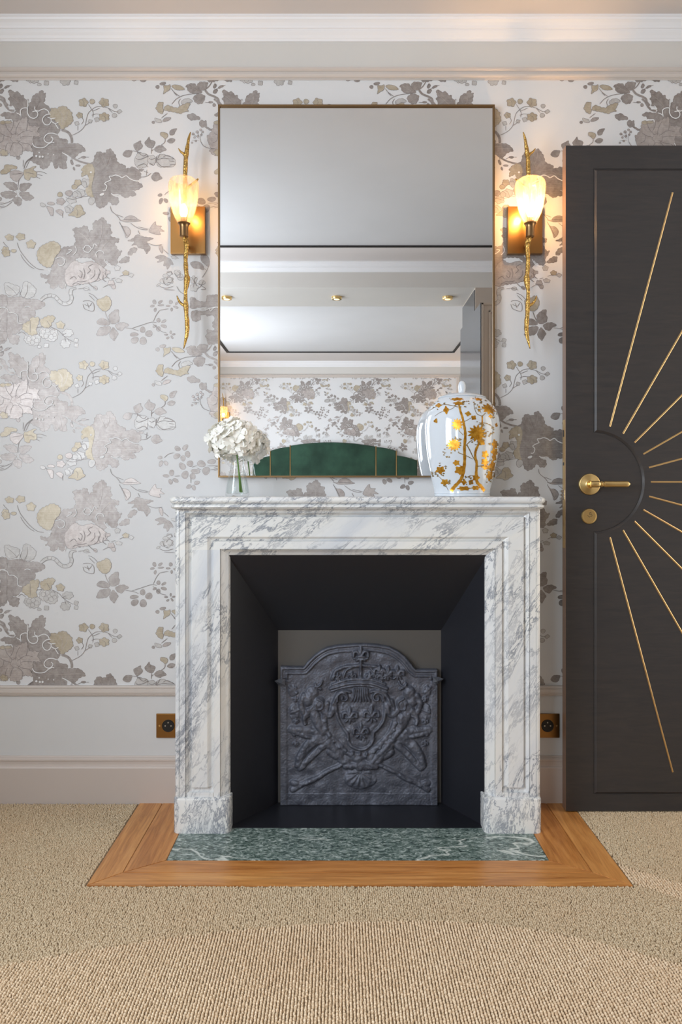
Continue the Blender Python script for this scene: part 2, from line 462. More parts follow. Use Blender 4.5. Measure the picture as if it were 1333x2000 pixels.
line(RA, 'D', '0 320 50 360 90 430 140 480 210 495', 4.2)
line(RA, 'D', '890 770 960 790 1010 830 1040 900 1040 965', 5.2)
line(RA, 'D', '900 1100 1000 1130 1100 1200 1200 1240 1290 1260 1420 1290', 3.6)
line(RA, 'W', '250 530 290 550 310 580 300 520 305 480 350 455 400 460 400 520 430 580 490 605 540 580 550 530 520 500 470 510;510 430 510 480 560 500 600 480 650 470 700 500 715 540;740 545 680 550 630 590 620 640 650 690 700 700 740 660 740 610 690 590;740 610 810 600;750 650 800 680 850 660;800 680 850 760;470 960 500 1010 570 1030 650 1020 700 980 760 950 790 960;830 840 760 820 690 830 645 880 650 930 700 960 750 940 770 900 740 870;408 330 405 455;75 632 165 622 180 660;180 420 220 470;900 1100 1000 1150;130 470 215 470', 1.7)
blob(RA, 'W', '530 1150 16;580 1160 16;620 1160 16;570 1100 10;700 1120 9;780 1130 9', False)
line(RA, 'L', '480 1150 380 1230 345 1333;440 1190 370 1333;1180 1170 1130 1190;1245 1165 1290 1165;1040 1170 1045 1230', .9)
# tendril with small blossoms
line(RB, 'L', '155 850 270 790 340 710 365 610 390 530 440 480 500 440 590 430;390 400 430 460 460 520 455 590;240 780 240 710;290 690 320 640 300 590;620 440 680 455 760 500 830 510;680 460 740 525;440 560 500 540 560 545;340 710 420 660;450 500 560 455', .9)
blob(RB, 'O', '320 375 66 60 0 5;447 360 38 36;620 375 70 62 20 5;620 585 74 62 0 6;265 560 45 42 0 5'); blob(RB, 'G', '225 675 32 30 0 4;780 425 32 30;840 505 36 26 -20 4;768 560 36 32;515 620 34 34 0 4;418 645 30 26 0 4')
line(RB, 'L', '300 330 330 380 320 430;600 320 620 370 600 430;590 560 640 590 640 640;250 540 285 580', .6)
# top row cut by the picture rail
blob(RK, 'O', '880 625 60 50 20 5'); blob(RK, 'G', '985 735 75 52 0 6;950 885 70 60 0 6;1100 840 32 30 0 4;1100 905 30 28 0 4;685 910 36 32 0 4;585 930 28 20')
# dark leaf mass and grapes below
fill(RK, 'D', '0 210 60 200 120 210 160 240 190 240 330 230 400 260 520 265 600 280 640 300 670 340 640 370 590 400 530 420 530 490 460 540 420 570 380 610 350 620 290 600 280 520 160 440 0 380 -60 380 -60 220')
fill(RK, 'D', '-60 385 0 390 60 380 140 400 165 460 230 460 280 500 285 590 340 610 350 640 330 680 270 740 200 750 290 770 305 800 290 880 240 890 180 870 150 800 130 830 100 870 40 890 0 890 -50 880 -60 700 0 700 50 690 20 640 20 590 50 540 30 490 0 480 -60 500', .9)
line(RK, 'W', '-60 390 0 390 60 375 140 400 165 450 230 455 285 500 290 590 350 610;380 380 420 365 470 380;560 640 620 640;560 720 590 760', 1.6)
fill(RK, 'O', '360 620 400 590 450 560 470 520 540 520 580 520 580 580 560 640 540 700 560 740 480 770 420 740 350 680', 1.)
fill(RK, 'O', '600 560 640 530 700 500 760 495 800 510 790 560 760 590 740 650 660 660 610 620', 1.)
fill(RK, 'G', '600 680 700 660 780 680 830 700 840 760 820 830 740 850 670 820 610 790 590 740', 1.2)
fill(RK, 'G', '380 790 440 770 520 760 590 770 600 830 560 900 480 910 420 880 380 840', 1.2)
blob(RK, 'G', '640 720 32;700 700 32;770 720 34;680 780 34;750 790 34;800 760 28;440 820 34;500 800 32;550 840 32;490 870 30')
line(RK, 'L', '740 650 850 700 940 790 1060 860;540 660 640 650;290 750 340 720 400 760;690 560 740 640;460 560 460 740;900 770 960 740;940 800 960 860', .9)
fill(RK, 'G', '100 50 150 35 220 60 305 90 300 160 270 200 200 220 140 200 110 150')
fill(RK, 'G', '360 60 380 20 440 30 500 80 540 130 520 200 480 240 400 250 340 220 320 180 350 120')
line(RK, 'L', '130 70 220 140 280 210;420 60 420 150 380 240;340 130 310 230', .7)
line(RK, 'G', '600 280 660 230 740 210 810 230 860 290 930 330 1010 310 1040 250 1020 180 1040 120 1100 110', 6.2)
line(RK, 'L', '600 265 660 210 740 190 820 212 880 275 930 305 995 290 1015 245 1000 180 1015 120 1100 100;615 300 670 255 740 235 800 255 845 305 925 352 1025 330 1062 250 1045 185 1060 135 1110 120;700 200 705 230;760 200 750 235;820 215 795 245;860 260 840 290;910 300 905 335;970 305 975 335;1015 270 1045 285;1010 210 1045 205', .7)
blob(RK, 'D', '55 945 22 24;60 1020 32 26 -30;140 955 34 13 -15'); line(RK, 'L', '50 905 55 940;165 950 200 940', .8)
# rosebud sprig, ochre sprig
fill(RD, 'O', '60 130 80 90 130 90 180 95 250 120 230 150 170 150 150 180 90 220 10 220 20 170 60 150', .5)
fill(RD, 'P', '150 200 200 170 280 180 340 210 320 250 250 330 190 310 150 260', .5)
fill(RD, 'O', '350 170 420 145 500 110 520 120 480 160 530 200 520 270 440 270 430 310 370 300 350 240', .5)
line(RD, 'L', '530 190 600 190 680 220;540 230 620 245;520 260 580 290;480 -20 420 20 370 80 350 150;340 20 335 120;285 290 265 370 262 460;185 600 100 640 0 670;180 620 90 690 0 715;180 230 260 220 320 210;370 200 440 210 500 230', .9)
fill(RD, 'D', '60 350 130 340 210 350 245 390 240 455 170 455 110 420 60 370'); fill(RD, 'D', '290 380 350 355 450 360 440 400 400 440 340 475 290 460')
fill(RD, 'D', '10 500 90 470 180 475 240 510 200 560 120 575 40 550'); fill(RD, 'D', '280 495 400 485 440 520 490 560 440 600 360 600 310 550'); fill(RD, 'D', '200 570 260 555 315 590 300 670 260 680 210 640 185 600')
line(RD, 'P', '250 500 180 400 80 360;270 490 350 410 440 370;240 520 130 520 30 510;270 520 380 530 480 570;255 520 250 600 260 670', .7)
blob(RD, 'O', '140 1140 62 44 10 5;300 1130 64 50 0 5;450 1240 66 60 0 5;80 1320 50 48 0 5;870 520 38 36'); 
fill(RG, 'O', '540 170 590 90 680 40 760 10 840 40 880 100 860 170 800 240 770 330 720 390 640 370 560 300 540 230', .8)
line(RG, 'G', '600 120 620 240 700 340;700 60 700 200 730 340;800 60 780 180 750 300', .8)
blob(RG, 'O', '90 180 58 54 0 5;200 150 40 24')
line(RG, 'L', '250 30 290 140 370 250 450 340 550 410 640 425;300 200 340 270 420 360 500 410;50 20 70 50 110 90', 1.)
# big middle leaf cluster
def mv(s, dx, dy):
    n = [float(a) for a in s.split()]
    return ' '.join('%g' % (a + (dx if i % 2 == 0 else dy)) for i, a in enumerate(n))
fill(RE, 'D', '585 850 620 870 650 910 665 950 710 950 712 1030 735 1060 710 1120 780 1145 835 1165 820 1210 770 1220 800 1280 830 1333 872 1335 842 1405 812 1445 812 1515 762 1545 702 1515 642 1465 652 1535 622 1565 552 1585 500 1500 430 1440 330 1430 220 1440 200 1480 150 1560 110 1640 60 1700 60 1825 30 1875 -20 1865 -40 1825 -90 1875 -150 1875 -170 1805 -230 1795 -190 1745 -280 1715 -300 1665 -190 1685 -150 1625 -130 1555 -100 1465 -60 1395 -10 1315 50 1275 160 1265 210 1180 180 1110 200 1080 165 1030 200 1000 280 1000 320 975 370 980 390 1030 400 1060 430 1040 460 1020 455 950 490 900 540 890 570 860', .9)
line(RE, 'P', '590 900 580 1100 520 1300;380 1100 440 1200 500 1300;700 1180 620 1260 560 1350;230 1050 330 1120 400 1200', .8)
line(RH, 'W', '100 130 130 75 180 80 210 120 180 170 120 160 90 110;215 130 240 100 260 50 300 80;300 250 280 190 320 150 380 160 400 200;400 270 440 340 520 380', 1.6)
line(RG, 'W', '810 260 880 240 940 280 920 350 860 360 840 320;960 200 1000 180 1040 140 990 130;1090 80 1110 150 1060 210;940 700 960 620;700 430 740 450', 1.6)
fill(RG, 'P', '950 430 1080 290 1180 330 1330 300 1480 380 1560 480 1480 560 1333 600 1250 620 1120 640 1000 660 940 560', 1.)
line(RH, 'L', '0 590 70 600 150 580;160 600 220 660 290 700;20 500 60 540 80 470 40 430;150 480 200 430 170 380 240 340;320 400 340 460 320 530 350 570;390 500 380 560 430 600;-100 560 -40 520 0 560;100 560 120 480 100 400;200 560 260 500 260 430;-60 640 -10 610 60 640;240 600 300 560 320 480', 1.3)
blob(RH, 'P', '440 460 48 26 0 5;500 615 48 42 0 5;535 670 30;270 685 34 22 40'); blob(RH, 'G', '590 400 42 36 0 5;610 580 50 28 10 5;790 500 34 28 0 4;140 695 40 26'); blob(RH, 'O', '710 470 46 36 0 5')
line(RH, 'L', '430 420 420 500 480 560;400 540 470 540;560 540 500 560;620 520 690 490;380 680 460 640 540 640;20 700 120 690 200 720', .8)
fill(RH, 'D', '610 320 660 260 720 230 760 240 755 300 700 320'); fill(RH, 'D', '740 190 780 120 830 100 870 110 860 160 820 180 780 215')
# oak-like upper leaves
fill(RE, 'D', '470 30 480 -35 530 -100 600 -85 640 -85 660 -125 710 -140 750 -95 780 -55 800 5 815 50 860 75 920 100 940 140 1000 130 1040 120 1120 170 1150 220 1150 270 1110 310 1050 320 1120 345 1180 390 1140 430 1090 455 1030 460 1075 500 1060 540 990 540 950 565 890 550 860 520 780 525 720 500 760 550 810 560 830 610 810 660 740 665 690 620 640 680 560 715 510 680 490 600 460 570 420 550 380 530 350 450 400 380 400 300 390 250 360 230 300 260 290 220 310 190 290 160 340 100 400 80', .9)
fill(RE, 'O', '290 160 340 100 400 75 450 90 480 160 470 260 440 400 450 500 470 560 420 550 380 530 350 450 400 380 400 300 390 250 360 230 300 260 290 220 310 190', .6, False)
line(RE, 'W', '600 465 640 460 660 400 630 360 700 320 720 310 695 260 740 255 790 240 850 260 880 280 940 250 990 290 1060 320 1130 325;720 505 760 525 840 518', 1.7)
blob(RE, 'W', '430 200 15;590 520 35 18 -20', False)
line(RE, 'P', '560 -60 600 20 640 120;700 -90 690 0 650 100;900 160 760 180 620 200;1080 240 900 200;800 400 900 420 1130 400;820 330 900 380;850 480 930 520;600 620 570 680;720 580 770 630', .7)
blob(RE, 'O', '240 350 52 46 0 5;190 410 42 34'); blob(RE, 'G', '350 350 66 62 0 5;270 500 76 60 0 6;440 610 48 58 20;110 730 58 54 0 5;150 600 70 50 0 5;200 520 40'); blob(RE, 'P', '110 500 52 42')
fill(RE, 'O', '100 820 170 760 200 690 260 670 300 700 320 760 350 790 300 820 240 855 180 830', .5)
line(RE, 'L', '60 560 160 590 280 560 400 540;290 340 350 330 370 400;230 460 280 500 290 560;80 700 120 720 130 770;210 720 240 760 230 830', .7)
blob(RD, 'P', '880 620 62 48 0 5;740 650 55 22 5'); blob(RD, 'G', '620 670 42 26 20')
fill(RD, 'P', '680 700 730 700 770 720 775 760 765 825 735 820 720 790', .4); fill(RD, 'P', '810 760 860 735 910 760 915 790 900 820 870 810', .4)
line(RD, 'L', '905 790 910 860;660 680 700 700', .9)
# pointed leaves to the right
fill(RE, 'P', '840 885 900 890 930 850 1000 825 1060 840 1110 880 1150 900 1060 910 930 915', .3); fill(RE, 'P', '840 915 880 975 950 985 1000 1040 990 1100 940 1145 920 1090 900 1040', .3)
line(RE, 'L', '710 690 730 760 800 820 850 880;800 810 900 850;1000 930 1080 990 1170 1025 1250 1030;1110 1040 1140 1100;900 885 1100 890;870 960 950 1120', 1.)
fill(RE, 'D', '960 1190 1040 1150 1090 1100 1140 1110 1200 1130 1330 1150 1280 1180 1240 1210 1290 1290 1262 1345 1232 1375 1212 1335 1180 1300 1120 1290 1080 1245 1020 1255 1060 1200', .5)
fill(RI, 'P', '160 1130 200 1060 250 1005 265 1060 340 1070 320 1100 380 1145 310 1145 320 1195 180 1165', .4)
line(RI, 'L', '0 1080 160 1115', .9)
fill(RJ, 'P', '320 90 350 70 380 110 375 190 350 180 325 130', .3); fill(RJ, 'D', '260 260 330 225 400 230 440 260 500 290 540 370 500 370 450 440 430 390 390 380 400 310 330 330 290 330 330 290', .4); fill(RJ, 'G', '500 240 560 230 625 275 570 285 520 270', .2)
line(RJ, 'L', '150 40 260 75 370 60;390 140 470 210;1010 430 1040 450;1080 400 1040 480 980 570', .9)
fill(RJ, 'D', '800 350 850 320 940 330 1000 390 1000 450 940 430 850 420', .3); fill(RJ, 'D', '960 240 1010 210 1070 240 1095 320 1080 400 1020 360 970 310', .3)
# outlined roses
blob(RJ, 'G', '480 500 46 34 0 5;420 540 40 30;380 620 44 40;310 680 32 14 -30;470 610 70 60 0 6;600 490 50 40;650 560 46 50;850 600 52 56 0 5;860 720 60 62 0 5;980 640 50 36')
line(RJ, 'L', '430 600 470 560 520 580 510 640 450 640;330 700 420 730 540 700;400 750 560 760;590 700 640 780 700 820;900 650 1040 740 960 750;560 500 600 560 680 560;380 580 400 660 470 690;820 560 860 640 840 720;440 500 500 480 520 520;600 470 640 500 640 560;900 560 860 600 900 700;1000 620 960 700 900 740', 1.)
# five-petal flowers
blob(RJ, 'D', '250 940 28 36 -20;340 940 38 20 -35;350 990 48 13 -5;218 1002 34 17 -10;262 1060 20 32 10;500 940 28 30;592 960 32 16 -50;580 1020 40 17 20;460 1000 35 13;515 1055 17 28;312 1220 30 32;395 1235 40 20 -30;395 1310 46 24 15;310 1352 32 38;255 1312 32 18 -25;500 1405 14 26;545 1435 28 13 -10;520 1480 14 30 -35;455 1490 24 16 -30;430 1440 28 13')
blob(RH, 'D', '955 1290 38 44;1045 1345 52 46 -20;830 1358 62 28 -5;840 1440 58 44 -30;962 1450 50 56')
fill(RH, 'D', '500 1200 465 1090 530 1020 590 995 610 1030 600 1070 620 1110 600 1180', .5); fill(RH, 'D', '290 1180 340 1130 420 1140 480 1205 430 1225 330 1215', .4); fill(RH, 'D', '290 1370 310 1300 340 1260 430 1240 490 1250 460 1340 400 1370', .5); fill(RH, 'D', '520 1260 580 1310 600 1350 570 1400 545 1445 510 1420 475 1360', .5); fill(RH, 'D', '560 1230 620 1190 690 1185 720 1200 755 1225 690 1260 660 1300 600 1290', .5)
fill(RH, 'O', '300 860 380 830 440 800 490 850 500 920 460 1000 390 1020 320 960 290 900', .6)
line(RH, 'D', '410 1030 440 1110 480 1190', 1.7)
line(RH, 'L', '170 760 240 790 310 860;180 790 260 870;700 1260 820 1280 900 1310;800 1270 950 1220 1080 1180 1160 1190;1200 1010 1150 1080 1110 1170;1330 985 1200 1010;90 880 140 870 210 880 250 930 240 1020 120 990 90 920;110 920 180 950 220 900;150 900 180 980;1100 1200 1220 1310 1300 1330', .9)
blob(RI, 'D', '570 490 44 34 30;682 475 50 32 -50;716 572 36 46 -15;650 630 34 42 -10;560 600 50 36 -25;640 745 58 40 50;752 708 46 44;680 870 48 58 20;830 820 66 34 5;790 890 40 46 -20;915 710 62 46 15;1065 680 62 34 -5;985 812 52 60 30;318 620 32 22 -10;330 705 26 46 20;402 700 38 26 45;405 885 46 21 5;486 840 34 44;470 970 28 38 -25;542 950 44 26 25;735 1040 40 28 -30;850 985 42 27 -15;805 1055 27 38 -20')
line(RI, 'L', '380 620 440 570 520 550;530 890 610 885;760 900 765 990;780 760 850 735;850 770 920 800;1000 740 1160 735;1040 800 1160 775', .9)
# upper right spray
fill(RC, 'O', '445 130 500 130 540 120 530 190 480 220 440 250 450 190', .4); fill(RC, 'O', '560 140 590 120 660 125 710 145 745 185 690 195 620 190 580 160', .4)
blob(RC, 'D', '355 148 28 26;432 100 46 22 -10'); fill(RC, 'D', '765 135 830 100 900 105 930 150 980 190 1000 220 960 240 880 245 800 210 790 170', .6); fill(RC, 'D', '930 130 960 80 1030 75 1085 90 1060 160 1010 200 960 180', .6); fill(RC, 'D', '875 300 920 255 980 250 1040 280 1030 340 1000 385 930 390 880 340', .7)
line(RC, 'D', '1150 60 1100 140 1040 190', 2.2); line(RC, 'D', '1040 190 1090 250 1170 285 1230 320 1245 370 1290 420', 4.2)
line(RC, 'L', '980 240 860 250 740 270 680 295 620 330 560 400;680 290 600 230 550 170;690 320 660 370 680 430;410 600 500 530;465 900 460 950 410 990;60 1075 70 1110;270 1030 265 1120;300 1050 265 1080;980 940 1020 1000 1100 1035 1190 1045;0 1075 60 1085 120 1110;1185 100 1185 130;1190 190 1230 170;1120 375 1040 370;590 230 640 280', 1.)
fill(RC, 'G', '700 380 720 340 790 315 850 340 850 370 790 375 740 400', .5)
fill(RC, 'O', '450 460 490 415 550 430 590 445 650 450 690 420 740 400 800 380 825 400 790 470 800 500 740 510 690 535 640 525 580 510 520 500 460 485', .6); fill(RC, 'O', '340 440 370 375 435 375 430 440 440 480 430 530 390 530 350 490 330 450', .6)
fill(RC, 'D', '780 560 830 540 880 530 910 560 970 590 960 620 900 625 840 630 800 600', .5); fill(RC, 'D', '960 680 980 630 1030 640 1060 640 1070 720 1120 750 1170 770 1230 775 1230 790 1160 788 1100 770 1040 730 990 730', .5)
fill(RC, 'G', '315 600 360 610 400 620 415 660 380 665 330 650', .3); fill(RC, 'P', '430 640 460 600 500 590 550 595 520 630 460 650', .3); blob(RC, 'D', '295 660 22;1185 135 18 22;1190 215 36 24 -35;1275 145 36 13 -15;1125 370 34 14')
fill(RC, 'O', '400 810 450 805 500 830 500 870 465 900 430 870 400 850', .3); fill(RC, 'D', '530 800 560 765 635 750 610 800 590 840 540 845', .3); fill(RC, 'D', '495 930 550 890 610 910 580 955 530 960', .3)
fill(RC, 'D', '10 980 60 950 110 925 115 960 140 990 130 1030 60 1075 20 1030', .3); fill(RC, 'D', '170 950 200 915 235 870 250 910 320 940 310 990 280 1030 220 1020 180 985', .3); fill(RC, 'D', '310 1045 360 1000 420 995 450 1020 485 1060 430 1080 390 1100 330 1080', .3)
fill(RB, 'D', '890 1130 930 1070 1000 1065 1030 1075 1020 1100 1000 1150 950 1165', .3)
line(RC, 'P', '60 1070 80 1000 105 930;265 1030 245 960 235 880;320 1060 400 1040 480 1060;900 370 960 320;800 130 880 180 960 220', .6)
fill(RC, 'G', '30 1180 80 1100 130 1105 210 1130 210 1230 190 1300 80 1320 30 1260', .6); fill(RC, 'G', '220 1160 300 1140 330 1200 300 1280 230 1250', .5); fill(RC, 'G', '350 1160 430 1120 500 1150 600 1190 600 1290 480 1310 360 1290', .6)
line(RC, 'L', '340 1210 440 1180 520 1190 600 1190;350 1230 420 1300 560 1290;440 1160 500 1140 600 1190;340 1150 330 1250;80 1100 150 1150 200 1120;40 1180 90 1200 180 1170 220 1140;60 1300 160 1260 220 1310;230 1180 270 1200 320 1180;240 1250 290 1280;520 1220 600 1230;530 1270 620 1270;390 1120 350 1200', 1.1)
blob(RC, 'P', '870 830 18;930 800 20;980 770 16;1010 800 16;940 860 16;890 880 14;990 840 14;855 955 12;910 930 14'); line(RC, 'L', '870 830 960 900;930 800 960 880;1000 800 970 890;850 920 960 920;970 880 980 950', .6)
fill(RE, 'D', '1120 150 1200 150 1170 185 1130 185', .2); line(RE, 'L', '1160 270 1240 255 1300 210;1240 160 1230 250;1190 180 1260 210', .9)
fill(RI, 'D', '195 350 240 295 300 300 320 340 350 375 310 400 250 420 205 390', .4)
# branch and lobed leaves running behind the mirror
fill(RJ, 'D', '800 880 850 870 890 900 950 930 1100 930 1130 860 1200 850 1260 850 1260 1010 1100 1000 960 1020 810 1040 800 960', .6); fill(RJ, 'D', '820 1090 900 1070 980 1080 1200 1070 1260 1030 1260 1420 1200 1300 1160 1270 1180 1200 1130 1140 960 1140 960 1200 880 1240 820 1200', .6)
line(RJ, 'W', '900 1030 960 1050 1000 1030 1050 1060 1090 1040 1110 1080 1150 1040 1200 1020 1250 1020', 1.4)
fill(RJ, 'D', '1030 1470 1090 1410 1160 1395 1260 1400 1260 1500 1190 1540 1120 1530', .5)

INK = ['D', 'G', 'P', 'O', 'L', 'W']
LAYER = {'D': 0, 'G': 1, 'P': 2, 'O': 3, 'L': 5, 'W': 6}
def solid(Q):
    """triangles of a simple polygon by ear clipping, and the relative area error"""
    n = len(Q); A = 0.
    P = [(float(q[0]), float(q[1])) for q in Q]
    for i in range(n): A += P[i - 1][0] * P[i][1] - P[i][0] * P[i - 1][1]
    A *= .5
    idx = list(range(n)) if A > 0 else list(range(n))[::-1]
    cr = lambda a, b_, c_: (b_[0] - a[0]) * (c_[1] - a[1]) - (b_[1] - a[1]) * (c_[0] - a[0])
    T = []; S_ = 0.; guard = 0; i = 0
    while len(idx) > 3 and guard < 3 * n:
        m_ = len(idx); ia, ib_, ic = idx[(i - 1) % m_], idx[i % m_], idx[(i + 1) % m_]
        a, b_, c_ = P[ia], P[ib_], P[ic]; k_ = cr(a, b_, c_); ok = k_ > 1e-9
        if ok:
            x0, x1, y0, y1 = min(a[0], b_[0], c_[0]), max(a[0], b_[0], c_[0]), min(a[1], b_[1], c_[1]), max(a[1], b_[1], c_[1])
            for q in idx:
                if q in (ia, ib_, ic): continue
                p = P[q]
                if x0 <= p[0] <= x1 and y0 <= p[1] <= y1 and cr(a, b_, p) > 0 and cr(b_, c_, p) > 0 and cr(c_, a, p) > 0: ok = False; break
        if ok:
            T.append((ia, ib_, ic)); S_ += k_ / 2; idx.pop(i % m_); guard = 0
        else:
            i += 1; guard += 1
            if guard > m_ + 2: break
    if len(idx) == 3: T.append(tuple(idx)); S_ += cr(*[P[q] for q in idx]) / 2
    return T, abs(S_ - abs(A)) / (abs(A) + 1e-9)
def build_tile():
    """verts (px, py, depth) and triangles per ink class"""
    V = []; T = []; K = []
    ORDER = {j: r_ for r_, j in enumerate(sorted(range(len(TILE)), key=lambda q: (LAYER[TILE[q][0]] if TILE[q][1] == 'fill' or TILE[q][0] in 'LW' else LAYER[TILE[q][0]] + 1, q)))}
    idx = 0
    for (cls, kind, pts, wd, scal, outl) in TILE:
        idx += 1
        z = 1e-4 + ORDER[idx - 1] * 4e-6
        if kind == 'fill':
            best = None
            for amp in ((1., .6, .3, 0.) if scal > .26 else (0.,)):
                P = catmull(pts, 5 if amp > 0 or scal > .26 else 1, True) if scal > .26 else [np.array(p) for p in pts]
                n = len(P); L = 0; Q = []
                for i in range(n):
                    a, b_, c_ = P[i - 1], P[i], P[(i + 1) % n]
                    L += np.hypot(*(b_ - a))
                    t_ = c_ - a; t_ = t_ / (np.hypot(*t_) + 1e-9)
                    s_ = amp * (2.0 * scal * (abs(math.sin(L * .40)) - .55) if scal > .45 else 1.1 * scal * (abs(math.sin(L * .6)) - .5))
                    Q.append(b_ + np.array([-t_[1], t_[0]]) * -s_)
                tri, err = solid(Q)
                if best is None or err < best[0] - 1e-6: best = (err, tri, Q)
                if err < .01: break
            if best[0] > .02:
                Q = [np.array(p) for p in pts]; tri, err = solid(Q)
                if err < best[0]: best = (err, tri, Q)
            err, tri, Q = best; n = len(Q)
            if err > .03: print('rough tessellation', cls, pts[0], round(err, 3))
            o_ = len(V)
            V += [(q[0], q[1], z) for q in Q]
            T += [(o_ + a, o_ + b_, o_ + c_) for a, b_, c_ in tri]; K += [INK.index(cls)] * len(tri)
            if outl and cls in 'GPO':
                st = Q + [Q[0]]; w_ = .32; kc = INK.index('L'); z2 = z + 2e-6
            elif outl:
                st = Q + [Q[0]]; w_ = .26; kc = INK.index('L'); z2 = z + 2e-6
            else: continue
        else:
            st = catmull(pts, 4); w_ = wd / 2; kc = INK.index(cls); z2 = z
        st = [np.array(q, float) for q in st]
        n = len(st); o_ = len(V)
        for i in range(n):
            t_ = st[min(i + 1, n - 1)] - st[max(i - 1, 0)]
            if kind == 'fill' and i in (0, n - 1): t_ = st[1] - st[n - 2]
            t_ = t_ / (np.hypot(*t_) + 1e-9); nn = np.array([-t_[1], t_[0]])
            ww = w_ * (1 if kind == 'fill' else (.45 if i in (0, n - 1) else 1))
            V += [(*(st[i] - nn * ww), z2), (*(st[i] + nn * ww), z2)]
        for i in range(n - 1):
            a = o_ + 2 * i
            T += [(a, a + 2, a + 1), (a + 1, a + 2, a + 3)]; K += [kc, kc]
    return np.array(V, np.float64), np.array(T, np.int32), np.array(K, np.int32)
TV, TT, TK = build_tile()
def wallpaper(name, parent, i0, i1, j0, j1, xa, xb, za, zb, to_world, sgn=1):
    """repeats i0..i1, j0..j1 of the print, cut to xa..xb, za..zb; to_world(x, depth, z) -> world arrays"""
    Vs = []; Ts = []; Ks = []; off = 0
    for i in range(i0, i1):
        for j in range(j0, j1):
            x = (TV[:, 0] + 418 * i - CX) / 599.0
            z = CZ + (CY - (TV[:, 1] + 512.5 * j)) / 599.0
            if x.max() < xa or x.min() > xb or z.max() < za or z.min() > zb: continue
            Vs.append(np.stack([x, TV[:, 2], z], 1)); Ts.append(TT + off); Ks.append(TK); off += len(TV)
    Vv = np.concatenate(Vs); Tt = np.concatenate(Ts); Kk = np.concatenate(Ks)
    me = bpy.data.meshes.new(name)
    me.vertices.add(len(Vv)); me.vertices.foreach_set('co', Vv.ravel())
    me.loops.add(Tt.size); me.loops.foreach_set('vertex_index', Tt.ravel().astype(np.int32))
    me.polygons.add(len(Tt)); me.polygons.foreach_set('loop_start', np.arange(0, Tt.size, 3, dtype=np.int32))
    me.polygons.foreach_set('material_index', Kk)
    me.update()
    bm = bmesh.new(); bm.from_mesh(me)
    for co, no in (((xa, 0, 0), (-1, 0, 0)), ((xb, 0, 0), (1, 0, 0)), ((0, 0, za), (0, 0, -1)), ((0, 0, zb), (0, 0, 1))):
        bmesh.ops.bisect_plane(bm, geom=bm.verts[:] + bm.edges[:] + bm.faces[:], plane_co=co, plane_no=no, clear_outer=True)
    for v_ in bm.verts:
        v_.co = to_world(v_.co.x, v_.co.y, v_.co.z)
    bm.normal_update()
    for f in bm.faces:
        if f.normal.y * sgn > 0: f.normal_flip()
    bm.to_mesh(me); bm.free()
    for c_ in INK: me.materials.append(M['ink_' + c_])
    o = bpy.data.objects.new(name, me)
    link(o, parent)
    o['kind'] = 'stuff'
    return o
# ------------------------------------------------------------------ room shell
XL, XR = -1.66, 1.55           # side walls near the fireplace
YF = -6.36                     # far wall (bed side) seen in the mirror
YB1, YB2 = -2.62, -3.13        # ceiling beam
XR2 = 1.42
ZS, ZC = 2.54, 2.552           # perimeter soffit and ceiling field
ZR, ZR2 = 2.354, 2.387         # picture rail, frieze bottom
Zd0, Zd1 = .351, .382          # dado rail
def structure(o, label, cat='wall'):
    return tag(o, label, cat, kind='structure')
def extr(mb, prof, x0, x1, y, d=-1):
    """profile [(projection, z)] extruded along X, standing out from plane y in direction d"""
    n = len(prof); V = [(x0, y + d * p, z) for p, z in prof] + [(x1, y + d * p, z) for p, z in prof]
    Fc = [(i, (i + 1) % n, n + (i + 1) % n, n + i) for i in range(n)] + [tuple(range(n))[::-1], tuple(range(n, 2 * n))]
    mb.add(V, Fc)
def extr_y(mb, prof, y0, y1, x, d=1):
    n = len(prof); V = [(x + d * p, y0, z) for p, z in prof] + [(x + d * p, y1, z) for p, z in prof]
    Fc = [(i, (i + 1) % n, n + (i + 1) % n, n + i) for i in range(n)] + [tuple(range(n))[::-1], tuple(range(n, 2 * n))]
    mb.add(V, Fc)
# fireplace wall
wall = empty('wall_back', (0, 0, 0)); structure(wall, 'fireplace wall papered in white with taupe and ochre blossom print')
MB().box(XL - .1, XR + .1, 0, .12, 0, Zd0 + .01).build('wainscot_panel', M['wainscot'], wall)
MB().box(XL - .1, XR + .1, 0, .12, Zd0 + .01, ZR).build('wallpaper_sheet', M['paper'], wall)
MB().box(XL - .1, XR + .1, 0, .12, ZR, ZC + .1).build('frieze', M['frieze'], wall)
wallpaper('wallpaper_print', wall, -1, 4, -1, 3, XL, XR, Zd1 - .004, ZR + .003, lambda x, d, z: (x, -d, z), 1)
# far wall
wf = empty('wall_front', (0, YF, 0)); structure(wf, 'papered wall behind the green headboard, seen in the mirror')
MB().box(XL - .1, XR2 + .1, YF - .12, YF, 0, Zd0 + .01).build('wainscot_panel', M['wainscot'], wf)
MB().box(XL - .1, XR2 + .1, YF - .12, YF, Zd0 + .01, ZR).build('wallpaper_sheet', M['paper'], wf)
MB().box(XL - .1, XR2 + .1, YF - .12, YF, ZR, ZC + .1).build('frieze', M['frieze'], wf)
wallpaper('wallpaper_print', wf, -1, 5, -1, 2, -1.355, 1.66, .9, ZR + .003, lambda x, d, z: (-x, d * 3 , z), -1)
